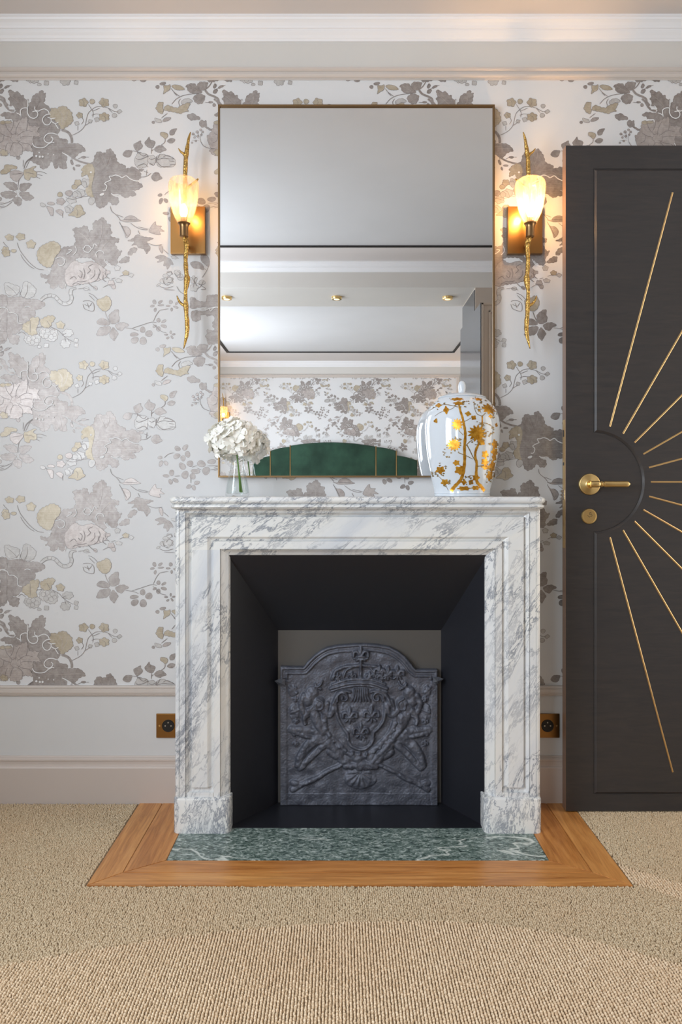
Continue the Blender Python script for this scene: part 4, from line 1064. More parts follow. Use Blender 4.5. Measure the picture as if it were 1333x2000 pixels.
Hh = np.maximum(Hh, h)
# worn casting: soften, then roughness
for _ in range(2):
    Hh[1:-1, 1:-1] = (Hh[1:-1, 1:-1] * 4 + Hh[:-2, 1:-1] + Hh[2:, 1:-1] + Hh[1:-1, :-2] + Hh[1:-1, 2:]) / 8
def vnoise(X, Y, sc, seed):
    r_ = np.random.RandomState(seed); G = r_.rand(90, 90); x = X / sc; y = Y / sc
    xi = np.floor(x).astype(int); yi = np.floor(y).astype(int); fx = x - xi; fy = y - yi; fx = fx * fx * (3 - 2 * fx); fy = fy * fy * (3 - 2 * fy)
    g_ = lambda a, b_: G[a % 90, b_ % 90]
    return (g_(xi, yi) * (1 - fx) + g_(xi + 1, yi) * fx) * (1 - fy) + (g_(xi, yi + 1) * (1 - fx) + g_(xi + 1, yi + 1) * fx) * fy - .5
inner = 1 / (1 + np.exp(-(Dm - 50) / 6))
Hh = Hh + inner * (vnoise(XX, YY, 46, 1) * 5.5 + vnoise(XX, YY, 22, 2) * 4.2 * (Hh > 1.5)) + vnoise(XX, YY, 9, 3) * 1.1 + vnoise(XX, YY, 5.5, 8) * .8 + vnoise(XX, YY, 140, 4) * 4 * inner
Hh += np.where(YY > 1190, 2.0, 0) * inner
sI = 608.0
unit = 1 / 3.603 / sI
wx = (520 + XX / 3.603 - CX) / sI; wz = CZ + (CY - (1220 + YY / 3.603)) / sI
wz = wz - wz.min() + .0065
yfp = ys(sI); wy = yfp - Hh * unit * 2.0 - 0.0
V = np.stack([wx, wy, wz], -1).reshape(-1, 3)
nb = NXI * NYI
i_, j_ = np.meshgrid(np.arange(NXI - 1), np.arange(NYI - 1), indexing='ij'); a_ = (i_ * NYI + j_).ravel()
Q = np.stack([a_, a_ + NYI, a_ + NYI + 1, a_ + 1], 1)
bd = [i * NYI for i in range(NXI)] + [(NXI - 1) * NYI + j for j in range(1, NYI)] + [i * NYI + NYI - 1 for i in range(NXI - 2, -1, -1)] + [j for j in range(NYI - 2, 0, -1)]
Vb = V[bd].copy(); Vb[:, 1] = ys(603.4)
V = np.concatenate([V, Vb]); m_ = len(bd)
Qs = [(bd[k], nb + k, nb + (k + 1) % m_, bd[(k + 1) % m_]) for k in range(m_)]
ib = empty('fireback', (MX, yfp, .006), 'grey cast iron fireback with crowned shield and lilies in relief, leaning in the firebox', 'fireback')
me = bpy.data.meshes.new('relief_plate'); V = V - np.array([MX, yfp, .006]); Q = np.concatenate([Q, np.array(Qs)]).astype(np.int32)
me.vertices.add(len(V)); me.vertices.foreach_set('co', V.astype(np.float32).ravel())
me.loops.add(Q.size); me.loops.foreach_set('vertex_index', Q.ravel())
me.polygons.add(len(Q)); me.polygons.foreach_set('loop_start', np.arange(0, Q.size, 4, dtype=np.int32)); me.polygons.foreach_set('use_smooth', np.ones(len(Q), bool))
me.update(calc_edges=True); me.materials.append(M['iron'])
link(bpy.data.objects.new('relief_plate', me), ib)
# ------------------------------------------------------------------ mirror
SM = 605.0
mx0, mx1, mz0, mz1 = (426 - CX) / SM, (967 - CX) / SM, sz(932.5, SM), sz(204.5, SM)
mi = empty('mirror', ((mx0 + mx1) / 2, 0, mz0), 'large rectangular wall mirror with thin brass frame above the marble fireplace', 'mirror')
fw = .0058
mb = MB()
for (a, b_, c_, d) in ((mx0, mx1, mz0, mz0 + fw), (mx0, mx1, mz1 - fw, mz1), (mx0, mx0 + fw, mz0 + fw, mz1 - fw), (mx1 - fw, mx1, mz0 + fw, mz1 - fw)):
    mb.box(a, b_, -.0265, -.001, c_, d, .0006)
mb.build('frame', M['frame'], mi)
MB().box(mx0 + fw * .8, mx1 - fw * .8, -.020, -.012, mz0 + fw * .8, mz1 - fw * .8).build('mirror_glass', M['mirror'], mi)
# ------------------------------------------------------------------ sconces
pc = Vector(((367 - CX) / 604, 0, sz(449, 604)))
def scone(name, label, group):
    r = empty(name, pc.copy(), label, 'wall lamp', group)
    q = 604.
    MB().box((333 - CX) / q, (401 - CX) / q, -.020, -.001, sz(495, q), sz(403, q), .0015).build('backplate', M['bronze'], r)
    sb = 617.
    path = [(372.5, 258, .9), (369.5, 268, 2.2), (367, 282, 3.3), (364.5, 300, 4.4), (362.5, 320, 4.3), (362, 350, 4.2), (361.5, 400, 4.0), (361.5, 440, 3.8), (362.5, 462, 4.0), (364.5, 478, 5.2), (363.5, 492, 4.4), (363, 510, 4.2), (364, 530, 4.2), (365.2, 543, 5.4), (364.5, 552, 5.2), (363.2, 566, 4.0), (362.5, 584, 4.0), (363.5, 596, 4.9), (364.2, 612, 4.3), (365.8, 631, 4.6), (366.2, 642, 4.3), (364.8, 656, 3.6), (361.8, 669, 2.3), (359, 681, .8)]
    P3 = catmull([(*PX(a, b_, sb), rr / sb) for a, b_, rr in path], 3)
    mb = MB().tube([p[:3] for p in P3], [max(.0008, float(p[3])) for p in P3], 12, True, .30)
    for tw in (((363, 306, 3.2), (358.5, 300, 2.6), (353.5, 296.5, 2.1), (348.5, 290, .8)), ((362, 598, 3.4), (355.5, 594, 2.8), (350, 588, 2.2), (345.8, 577.5, .9)), ((363, 368, 3.2), (370, 364, 2.8), (377, 358, 2.4), (384, 353, 2.3), (387.5, 349, 1.6)), ((365, 548, 4), (369, 543, 2.6), (370, 540, 1.2))):
        T3 = catmull([(*PX(a, b_, sb), rr / sb) for a, b_, rr in tw], 3)
        mb.tube([p[:3] for p in T3], [float(p[3]) for p in T3], 8, True, .25)
    mb.build('branch', M['gold'], r, True)
    cu = PX(359.5, 450, 622)
    u = 1 / 622
    MB().tube([PX(363, 486, 616), PX(361.5, 476, 618), PX(360, 468, 621), PX(359.5, 461, 622)], [.0055, .0052, .0048, .0046], 10, True, .2).build('arm', M['gold'], r, True)
    MB().tube([PX(366, 480, 604), PX(364.5, 481, 617)], .005, 10).build('wall_stem', M['cup'], r, True)
    o = MB().lathe([(0, -13 * u), (7.0 * u, -13 * u), (8.3 * u, -12 * u), (8.3 * u, 6 * u), (8.8 * u, 9 * u), (10.4 * u, 11.5 * u), (12.2 * u, 13.2 * u), (12.0 * u, 14 * u), (9 * u, 12 * u), (0, 12 * u)], cu, 28).build('cup', M['cup'], r)
    smooth_by_angle(o, 50)
    sc0 = PX(359, 395, 622)
    prof = [(11, -41.5), (13.6, -38), (17.5, -30), (21.5, -20), (24.6, -8), (26.8, 4), (28.4, 16), (29.6, 27), (29.8, 33), (28.8, 38), (26.5, 41.5), (23.8, 43.8)]
    def ridge(th, h_):
        k = min(1., max(0., (h_ / u + 42) / 30))
        return 1 + k * (.028 * math.cos(8 * th) + .012 * abs(math.cos(16 * th + h_ / u * .05)) - .012)
    o = MB().lathe([(a * u, b_ * u) for a, b_ in prof], sc0, 96, 'Z', ridge)
    o.f = [f for f in o.f if len(f) == 4]
    inn = MB().lathe([((a - 1.6) * u, b_ * u) for a, b_ in prof], sc0, 96, 'Z', ridge); inn.f = [f[::-1] for f in inn.f if len(f) == 4]
    o.add(inn.v, inn.f)
    n_ = 96; L1 = (len(prof) - 1) * n_; off_ = len(prof) * n_
    o.f += [(L1 + k, L1 + (k + 1) % n_, off_ + L1 + (k + 1) % n_, off_ + L1 + k) for k in range(n_)]
    o.build('glass_shade', M['shade'], r, True)
    MB().lathe([(0, -38 * u), (5.6 * u, -38 * u), (5.6 * u, -30 * u), (0, -30 * u)], sc0, 20).build('lamp_holder', M['cup'], r)
    MB().lathe([(0, -30 * u), (4.6 * u, -28 * u), (7.0 * u, -22 * u), (7.6 * u, -16 * u), (6.2 * u, -10 * u), (3.0 * u, -4.5 * u), (0, -2.5 * u)], sc0, 20).build('bulb', M['bulb'], r, True)
    return r
def lamp(loc, e):
    d = bpy.data.lights.new('sconce_light', 'POINT'); d.energy = e; d.color = (1.0, .56, .21); d.shadow_soft_size = .012
    o = bpy.data.objects.new('sconce_light', d); o.location = loc; C.objects.link(o); return o
def copy_tree(o, parent=None):
    c_ = o.copy(); C.objects.link(c_); c_.parent = parent
    for ch_ in list(o.children): copy_tree(ch_, c_)
    return c_
G_ = 'gilded twig wall sconces'
s1 = scone('wall_sconce', 'gilded twig wall sconce with lit glass shade left of the mirror', G_)
s2 = copy_tree(s1); s2.location = ((1026.5 - CX) / 604, 0, pc.z); s2.scale = (-1, 1, 1); s2['label'] = 'gilded twig wall sconce with lit glass shade between the mirror and the black door'
s3 = copy_tree(s1); s3.location = (-1.31, YF, pc.z + .02); s3.rotation_euler = (0, 0, PI); s3['label'] = 'gilded twig sconce reflected at the left of the headboard, above the hydrangea'
s4 = copy_tree(s1); s4.location = (1.22, YF, pc.z + .02); s4.rotation_euler = (0, 0, PI); s4.scale = (-1, 1, 1); s4['label'] = 'gilded twig sconce reflected at the right of the headboard, behind the porcelain jar'
bl = PX(359, 404, 622) - pc
for r_, sgx, sgy, e in ((s1, 1, 1, 4.2), (s2, -1, 1, 13), (s3, -1, -1, 7.0), (s4, 1, -1, 7.0)):
    lamp(Vector((r_.location.x + sgx * bl.x, r_.location.y + sgy * bl.y, r_.location.z + bl.z)), e)
# ------------------------------------------------------------------ porcelain jar
SV = 637.0
vx, vy, vz = (903 - CX) / SV, ys(SV), .9972
jar = empty('porcelain_jar', (vx, vy, vz), 'white lidded porcelain jar with gilt flowering trees, at the right of the mantel shelf', 'jar')
def pr(y, r): return (r / SV, (970 - y) / SV)
prof = [(0, 0), (52.5 / SV, 0), (54 / SV, .0015), (54.2 / SV, 3 / SV), (53.0 / SV, 4.2 / SV), (53.0 / SV, 5.2 / SV), (54.4 / SV, 6.2 / SV)] + [pr(y, r) for y, r in ((957, 54.3), (949.5, 55.8), (940, 58.3), (928, 61.2), (912, 64.8), (895, 68.0), (878, 70.3), (862, 71.7), (845, 72.7), (829, 72.6), (819, 71.2), (808, 68.0), (798, 63.2), (790, 57.5), (784, 51.5), (780, 46.5), (778.4, 45.0), (777.6, 45.6), (775.5, 43.5), (773, 38), (771, 30))]
body = [p for p in prof if p[1] <= (970 - 778) / SV]
lid = [(46.0, 778.6), (46.6, 777.8), (46.0, 777), (42, 774.8), (35, 772.2), (26, 770), (17, 768.6), (10, 768.0), (7.0, 767.4), (6.4, 766), (6.9, 763), (7.4, 758), (7.3, 753), (6.2, 748.5), (4.2, 745.6), (2.0, 744.4), (0, 744.2)]
o = MB().lathe(body, (vx, vy, vz), 96).build('jar_body', M['porcelain'], jar); smooth_by_angle(o, 50)
o = MB().lathe([pr(y, r) for r, y in lid], (vx, vy, vz), 72).build('lid', M['porcelain'], jar); smooth_by_angle(o, 60)
hz = np.array([p[1] for p in body[3:]]); hr = np.array([p[0] for p in body[3:]])
o_ = np.argsort(hz); hz, hr = hz[o_], hr[o_]
lidp = [pr(y, r) for r, y in lid][::-1]
def on_vase(a, b_, off=.0004):
    """a, b_ : tracing coordinates on the jar"""
    px, py = 780 + a / 6.06, 730 + b_ / 6.06
    hgt = (970 - py) / SV
    R = float(np.interp(hgt, hz, hr)) + off
    x = max(-.985, min(.985, (px - 903) / SV / R)) * R
    return (vx + x, vy - math.sqrt(max(R * R - x * x, 0)), vz + hgt)
class Deco:
    def __init__(s): s.m = MB()
    def stroke(s, txt, w0, w1=None, off=.0004):
        w1 = w0 if w1 is None else w1
        n = [float(q) for q in txt.split()]; p = catmull([(n[i], n[i + 1]) for i in range(0, len(n), 2)], 6)
        m_ = len(p); rows = []
        for i in range(m_):
            t_ = p[min(i + 1, m_ - 1)] - p[max(i - 1, 0)]; t_ = t_ / (np.hypot(*t_) + 1e-9); nn = np.array([-t_[1], t_[0]])
            w_ = (w0 + (w1 - w0) * i / (m_ - 1)) / 2 * (1 + .12 * math.sin(i * 1.7))
            rows += [on_vase(*(p[i] - nn * w_), off), on_vase(*p[i], off), on_vase(*(p[i] + nn * w_), off)]
        F_ = []
        for i in range(m_ - 1):
            for k in (0, 1): F_.append((3 * i + k, 3 * i + k + 1, 3 * i + k + 4, 3 * i + k + 3))
        s.m.add(rows, F_)
    def flower(s, x, y, rx, ry, lobes, off=.0006, depth=.22, ph=None):
        n = max(18, lobes * 4); V = [on_vase(x, y, off)]; ph = ph if ph is not None else x * .37
        for r_ in (.5, 1.):
            for k in range(n):
                th = 2 * PI * k / n
                rr = r_ * (1 + (depth * math.cos(lobes * th + ph) if r_ == 1 else 0))
                V.append(on_vase(x + rx * rr * math.cos(th), y + ry * rr * math.sin(th), off))
        F_ = [(0, 1 + (k + 1) % n, 1 + k) for k in range(n)] + [(1 + k, 1 + (k + 1) % n, 1 + n + (k + 1) % n, 1 + n + k) for k in range(n)]
        s.m.add(V, F_)
g1 = Deco(); g2 = Deco()
g1.stroke('650 400 660 480 680 560 700 660 712 760 705 900 710 1050 700 1180 670 1270 610 1340 575 1392', 22, 40)
g1.stroke('910 545 905 650 885 760 872 850 838 920 830 1000 850 1080 850 1200 862 1285 920 1340 965 1392', 16, 40)
g1.stroke('905 800 880 830 850 900 835 940', 22, 26)
for t_, w_ in (('640 440 580 420 500 400 420 410 340 450', 9), ('600 440 540 470 450 490 390 530', 6), ('720 880 770 830 840 790', 10), ('730 870 770 940 800 1000 835 1055', 12), ('640 960 720 990 800 1030', 9), ('910 545 850 520 825 460 820 400', 8), ('910 545 960 500', 10), ('920 620 980 630 1040 660 1060 700', 9), ('850 1112 930 1100 990 1060 1040 1030', 11), ('400 1170 450 1230 500 1290 545 1385', 6), ('720 1245 790 1215 830 1225', 8), ('700 610 740 590 790 560', 7), ('690 760 650 720 640 700', 7), ('690 1140 660 1100 625 1080', 8), ('880 470 900 510', 5)): g2.stroke(t_, w_, w_ * .7)
for a in ((625, 640, 52, 60, 11), (592, 868, 66, 62, 13), (1010, 450, 86, 58, 9), (850, 742, 96, 84, 13), (660, 1155, 52, 46, 5), (455, 1150, 44, 40, 5), (505, 1290, 36, 34, 5), (640, 340, 66, 20, 7), (650, 393, 56, 22, 5), (440, 400, 28, 26, 4), (510, 468, 26, 44, 4), (400, 585, 18, 26, 3), (745, 520, 32, 26, 4), (808, 565, 28, 26, 4), (620, 1072, 34, 30, 5), (888, 340, 44, 18, 5), (910, 838, 32, 36, 4), (1100, 632, 20, 22, 4), (1078, 855, 40, 52, 5), (1080, 940, 50, 44, 5), (950, 975, 40, 40, 5), (950, 1060, 44, 38, 5), (1082, 1010, 36, 36, 4), (975, 1120, 60, 26, 5), (1060, 1105, 44, 60, 5), (1030, 1215, 46, 54, 5), (850, 1240, 40, 36, 5), (715, 1362, 70, 24, 6), (850, 1355, 48, 24, 6), (792, 1292, 28, 28, 4), (712, 1292, 26, 30, 4), (878, 478, 16, 16, 4), (880, 438, 14, 14, 4), (1020, 540, 26, 22, 4)): g1.flower(*a)
rr_ = random.Random(4)
for cx_, cy_, n_, sp in ((640, 340, 8, 90), (730, 400, 10, 40), (860, 370, 8, 50), (850, 740, 22, 115), (592, 868, 14, 88), (540, 940, 10, 60), (980, 690, 16, 70), (1010, 450, 14, 105), (1060, 900, 14, 80), (1050, 1060, 14, 80), (1030, 1220, 12, 70), (455, 1150, 10, 70), (410, 1180, 6, 40), (505, 1290, 8, 50), (750, 1270, 10, 50), (440, 400, 6, 60), (880, 420, 8, 60)):
    for k in range(n_):
        th = rr_.uniform(0, 6.28); d = sp * rr_.uniform(.75, 1.15)
        x_, y_ = cx_ + d * math.cos(th), cy_ + d * math.sin(th)
        if not (340 < x_ < 1150 and 310 < y_ < 1390): continue
        g2.flower(x_, y_, rr_.uniform(6, 13), rr_.uniform(5, 10), 3, .0008, .3)
g1.m.build('gilt_trees', M['vase_gold'], jar, True)['kind'] = 'stuff'; g2.m.build('gilt_twigs', M['vase_dark'], jar, True)['kind'] = 'stuff'
# ------------------------------------------------------------------ hydrangea in its glass bottle
gx, gy_, gz = (464 - CX) / 640, ys(640), .9975
gv_ = empty('glass_vase', (gx, gy_, gz), 'small clear conical glass vase with water, at the left of the mantel shelf', 'vase')
u = 1 / 640
outer = [(0, 0), (20, 0), (22.5, 1.2), (23, 4), (22.2, 12), (20, 26), (16.8, 42), (13.6, 58), (11.4, 72), (10.6, 82), (11.2, 90), (12.2, 94)]
innr = [(11.2, 94), (10.2, 90), (9.6, 82), (10.3, 72), (12.5, 58), (15.7, 42), (18.9, 26), (21.0, 12), (21.2, 7), (19, 5.5), (0, 5)]
fac = lambda th, h_: 1 + .035 * abs(math.cos(5 * th)) * min(1, h_ / (20 * u) + .2) * max(0, 1 - h_ / (85 * u))
o = MB().lathe([(a * u, b_ * u) for a, b_ in outer + innr], (gx, gy_, gz), 60, 'Z', fac).build('glass_body', M['glass'], gv_, True)
MB().lathe([(0, 5.8 * u), (18.4 * u, 6 * u), (20.4 * u, 8 * u), (20.2 * u, 12 * u), (18.3 * u, 26 * u), (15.1 * u, 41 * u), (14.9 * u, 42 * u), (0, 42 * u)], (gx, gy_, gz), 48).build('water', M['water'], gv_, True)
hy = empty('hydrangea', (gx, gy_, gz + .012), 'cream white hydrangea head on a green stem, standing in the small glass vase', 'flower')
MB().tube([(gx + .008, gy_, gz + .014), (gx + .0065, gy_, gz + .05), (gx + .003, gy_, gz + .09), (gx - .002, gy_, gz + .13), (gx - .003, gy_ - .005, gz + .16)], [.0026, .0025, .0023, .0023, .0025], 10).build('stem', M['stem'], hy, True)
MB().tube([(gx + .012, gy_ + .004, gz + .012), (gx + .008, gy_ + .003, gz + .05), (gx + .004, gy_ + .003, gz + .08)], [.004, .003, .0015], 8).build('stem', M['stem'], hy, True)
def floret_mesh():
    V = []; Fc = []
    for q in range(4):
        a0 = q * PI / 2; o_ = len(V)
        rows = [(0.0, .002), (.35, .62), (.68, .92), (.9, .74), (1.0, .34)]
        for i, (t_, w_) in enumerate(rows):
            for s_ in (-1, -.5, 0, .5, 1):
                x = t_ ; y = s_ * w_ * .58
                z = .20 * t_ * t_ - .16 * (t_ > .5) * (t_ - .5) + .10 * abs(s_) * t_ + .03 * math.sin(3 * s_ + q)
                V.append((x * math.cos(a0) - y * math.sin(a0), x * math.sin(a0) + y * math.cos(a0), z + .01 * q))
        for i in range(4):
            for k in range(4): Fc.append((o_ + i * 5 + k, o_ + i * 5 + k + 1, o_ + i * 5 + 5 + k + 1, o_ + i * 5 + 5 + k))
    me = bpy.data.meshes.new('floret'); me.from_pydata(V, [], Fc); me.update()
    me.polygons.foreach_set('use_smooth', [True] * len(Fc)); me.materials.append(M['petal']); return me
fm = floret_mesh(); fm2 = fm
rf = random.Random(11)
hc = PX(457.5, 859, 640)
N_ = 120
for k in range(N_):
    ph = PI * (3 - math.sqrt(5)) * k; cz_ = 1 - 2 * (k + .5) / N_; rr = math.sqrt(1 - cz_ * cz_)
    n_ = Vector((rr * math.cos(ph), rr * math.sin(ph), cz_))
    if n_.z < -.80: continue
    p = hc + Vector((n_.x * .071, n_.y * .062, n_.z * .057)) * rf.uniform(.86, 1.08)
    o = bpy.data.objects.new('floret', fm); C.objects.link(o); o.parent = hy
    nn = (Vector((n_.x / .068, n_.y / .062, n_.z / .056)).normalized() + Vector((rf.uniform(-.6, .6), rf.uniform(-.6, .6), rf.uniform(-.6, .6)))).normalized()
    q_ = nn.to_track_quat('Z', 'Y'); o.rotation_mode = 'QUATERNION'
    from mathutils import Quaternion
    o.rotation_quaternion = q_ @ Quaternion((0, 0, 1), rf.uniform(0, 6.28))
    o.location = p - hy.location; sc_ = rf.uniform(.0165, .0235); o.scale = (sc_, sc_, sc_ * rf.uniform(.7, 1.6))
mb = MB(); mb.lathe([(0, -.047), (.030, -.040), (.050, -.02), (.056, .0), (.050, .024), (.030, .042), (0, .048)], hc, 20)
mb.build('flower_core', M['petal'], hy, True)
# ------------------------------------------------------------------ socket plates
for i, (x0, x1, cxp, scx, lab) in enumerate(((305, 353, 328.5, 311.5, 'square brass wall socket left of the marble fireplace'), (1046, 1094, 1070.5, 1088.5, 'square brass wall socket between the fireplace and the black door'))):
    q = 601.; z0, z1 = sz(1441.5, q), sz(1394.5, q); cz_ = sz(1418, q)
    r = empty('wall_socket', ((x0 + x1) / 2 / q - CX / q, 0, z0), lab, 'socket', 'brass wall sockets')
    MB().box((x0 - CX) / q, (x1 - CX) / q, -.006, -.0005, z0, z1, .001).build('faceplate', M['bronze'], r)
    c_ = ((cxp - CX) / q, -.006, cz_)
    o = MB().lathe([(0, -.0006), (.0176, -.0006), (.0186, -.0016), (.0200, -.0016), (.0205, .001)], c_, 36, 'Y').build('socket_well', M['socket'], r); smooth_by_angle(o, 40)
    mb = MB()
    for dx, dz, rr in ((0, .0105, .0022), (-.0095, 0, .0024), (.0095, 0, .0024)): mb.lathe([(0, -.0072), (rr, -.0072), (rr, -.004), (0, -.004)], (c_[0] + dx, -.0005, c_[2] + dz), 12, 'Y')
    o = mb.build('contact', M['socket_pin'], r)
    MB().lathe([(0, -.0006), (.0028, -.0006), (.0032, .0006), (0, .0006)], ((scx - CX) / q, -.0066, cz_), 14, 'Y').build('screw', M['brass'], r)
# ------------------------------------------------------------------ black door leaf, opened in front of the wall
SD = 622.0
dx0, dx1, dz0, dz1 = (1107 - CX) / SD, 1.515, .008, sz(283, SD)
yD = ys(SD)
dr = empty('door_1', (dx1, yD + .02, dz0)); structure(dr, 'black lacquered door standing open, inlaid with brass sun rays', 'door')
rec = .0045
bcx, bcz, R0 = (1158.5 - CX) / SD, sz(941.5, SD), 96.5 / SD
pl, pt, pb, prr = (1161 - CX) / SD, sz(328, SD), sz(1552.5, SD), dx1 - (1161 - 1107) / SD
def panel_loop(o_):
    l, t_, b_, r_ = pl + o_, pt - o_, pb + o_, prr - o_; R = R0 + o_
    a = math.acos(max(-1, min(1, (l - bcx) / R)))
    P = [(l, t_)]
    P += [(bcx + R * math.cos(th), bcz + R * math.sin(th)) for th in np.linspace(a, -a, 49)]
    P += [(l, b_), (r_, b_), (r_, t_)]
    return P
lev = [(0, 0.0), (.0005, .0014), (.0016, .0016), (.0022, .0008), (.0078, -.0033), (.0088, -.0045), (.0100, -.0045)]
yS = yD + .0045                  # stile surface; the raised field comes forward to yD
V = []; rings_ = []
for (o_, d) in lev:
    L_ = panel_loop(o_); rings_.append(len(V)); V += [(x, yS + d, z) for x, z in L_]
m_ = len(panel_loop(0)); Fc = []
for i in range(len(lev) - 1):
    for k in range(m_):
        a, b_ = rings_[i] + k, rings_[i] + (k + 1) % m_; c_, d_ = rings_[i + 1] + (k + 1) % m_, rings_[i + 1] + k
        Fc.append((a, d_, c_, b_))
tri = tessellate_polygon([[Vector((x, z, 0)) for x, z in panel_loop(lev[-1][0])]])
Fc += [tuple(rings_[-1] + q for q in t_) for t_ in tri]
o = mobj('raised_panel', V, Fc, M['door'], dr)
bm = bmesh.new(); bm.from_mesh(o.data); bmesh.ops.recalc_face_normals(bm, faces=bm.faces[:])
f0 = max(bm.faces, key=lambda f: f.calc_area())
if f0.normal.y > 0: bmesh.ops.reverse_faces(bm, faces=bm.faces[:])
bm.to_mesh(o.data); bm.free(); smooth_by_angle(o, 30)
# leaf: slab whose front is cut round the panel
outer_ = [(dx0, dz1), (dx0, dz0), (dx1, dz0), (dx1, dz1)]
inner_ = panel_loop(0)
tri = tessellate_polygon([[Vector((x, z, 0)) for x, z in outer_], [Vector((x, z, 0)) for x, z in inner_]])
allp = outer_ + inner_
V = [(x, yS, z) for x, z in allp] + [(x, yS + .035, z) for x, z in outer_]
nb_ = len(allp); Fc = [tuple(t_) for t_ in tri] + [(nb_, nb_ + 1, nb_ + 2, nb_ + 3)] + [(k, (k + 1) % 4, nb_ + (k + 1) % 4, nb_ + k) for k in range(1, 4)]
# backing behind the panel opening so the leaf is closed
Vb = [(x, yS + .004, z) for x, z in inner_]; nb2 = len(V); V += Vb
Fc += [(4 + k, 4 + (k + 1) % len(inner_), nb2 + (k + 1) % len(inner_), nb2 + k) for k in range(len(inner_))]
o = mobj('door_leaf', V, Fc, M['door'], dr)
MB().box(dx0 - .0008, dx0 + .0004, yS + .0006, yS + .035, dz0, dz1).build('door_edge', M['door_edge'], dr)
# rays
rc = Vector(((1163 - CX) / SD, 0, sz(941.3, SD)))
ztop_, zbot_, xr_ = sz(376, SD), sz(1508, SD), dx1 - (1161 - 1107 + 45) / SD
for k in range(-5, 6):
    th = math.radians(15 * k); r0 = (112 if abs(k) == 5 else 109) / SD
    dirx, dirz = math.cos(th), math.sin(th)
    lim = (xr_ - rc.x) / max(dirx, 1e-6)
    if dirz > 1e-6: lim = min(lim, (ztop_ - rc.z) / dirz)
    if dirz < -1e-6: lim = min(lim, (rc.z - zbot_) / -dirz)
    wd = 1.75 / SD; a = Vector((rc.x + dirx * r0, 0, rc.z + dirz * r0)); b_ = Vector((rc.x + dirx * lim, 0, rc.z + dirz * lim)); nn = Vector((-dirz, 0, dirx)) * wd
    V = []
    for yy, s_ in ((yD + .001, 1.), (yD - .0008, .9), (yD - .0015, .45)):
        V += [(p + nn * s_ * q)[:] for p in (a, b_) for q in (1, -1)]; V[-4:] = [(v_[0], yy, v_[2]) for v_ in V[-4:]]
    Fc = [(8, 10, 11, 9)]
    for i in (0, 1):
        q = 4 * i; Fc += [(q, q + 4, q + 5, q + 1), (q + 2, q + 3, q + 7, q + 6), (q, q + 2, q + 6, q + 4), (q + 1, q + 5, q + 7, q + 3)]
    bm = bmesh.new(); vv = [bm.verts.new(v_) for v_ in V]
    for f in Fc: bm.faces.new([vv[i] for i in f])
    bmesh.ops.recalc_face_normals(bm, faces=bm.faces[:])
    MB().bm(bm).build('brass_ray', M['brass_ray'], dr)
# lever handle
hb = empty('door_handle', (0, 0, 0), 'satin brass lever handle on a round rose'); hb.parent = dr
def rel(o_): o_.parent = hb; return o_
hc_ = ((1152.5 - CX) / SD, yS, sz(946, SD))
hb.location = Vector(hc_) - dr.location
def hpart(mb, name, mt, sm=40):
    o = mb.build(name, mt, None)
    for v_ in o.data.vertices: v_.co -= Vector(hc_)
    o.parent = hb; smooth_by_angle(o, sm); return o
hpart(MB().lathe([(.0338, 0), (.0340, -.004), (.0325, -.0075), (.030, -.0085), (.014, -.0085), (.0115, -.010), (.010, -.014), (.0095, -.030), (.0088, -.048), (0, -.050)], hc_, 48, 'Y'), 'rose', M['brass'])
hx = hc_[0]; hy_ = hc_[1] - .046; hzz = hc_[2]
hpart(MB().lathe([(.0, -.011), (.0085, -.010), (.0102, -.004), (.0102, .012), (.0085, .017), (.0068, .019), (.0068, .022), (.0092, .0235), (.0092, .0265), (.0070, .028), (.0070, .0305), (.0092, .032), (.0098, .036), (.0094, .060), (.0098, .096), (.0100, .102), (.0086, .106), (.0046, .108), (.0036, .1105), (0, .112)], (hx, hy_, hzz), 28, 'X'), 'lever', M['brass'])
# lock cylinder with its small engraved emblem
lc = ((1152 - CX) / SD, yS, sz(1008.5, SD))
o = MB().lathe([(.0245, 0), (.0245, -.004), (.0228, -.0062), (.0200, -.0066), (.0192, -.0052), (0, -.0052)], lc, 44, 'Y').build('lock_cylinder', M['brass'], dr); smooth_by_angle(o, 40)
def emb(txt, w_):
    n = [float(q) for q in txt.split()]; p = catmull([(n[i], n[i + 1]) for i in range(0, len(n), 2)], 4)
    pts = [(lc[0] + (q[0] - 580) / 26.66 / SD, yS - .0053, lc[2] - (q[1] - 770) / 26.66 / SD) for q in p]
    return MB().tube(pts, w_, 6)
for t_ in ('600 690 580 620 610 560 660 570 665 630 610 660', '640 660 700 680 715 735 660 775 620 750', '480 715 520 755 585 815 600 770'):
    o = emb(t_, .0005).build('engraved_mark', M['socket'], o if False else dr)
# latch plate and bolt on the edge
xe = dx0 - .0010
MB().box(xe - .0012, xe, yS + .008, yS + .028, sz(1070, 617), sz(820, 617), .0004).build('latch_plate', M['brass'], dr)
mb = MB(); mb.box(xe - .0016, xe - .0008, yS + .012, yS + .024, sz(853, 617), sz(840, 617)); mb.box(xe - .0016, xe - .0008, yS + .012, yS + .024, sz(909, 617), sz(903, 617)); mb.build('strike_slot', M['socket'], dr)
mb = MB()
for k in range(3): mb.box(xe - .013, xe - .001, yS + .009, yS + .026, sz(976 - k * 7, 617), sz(971 - k * 7, 617), .0015)
mb.box(xe - .008, xe - .001, yS + .011, yS + .024, sz(976, 617), sz(957, 617), .001)
mb.build('latch_bolt', M['chrome'], dr)
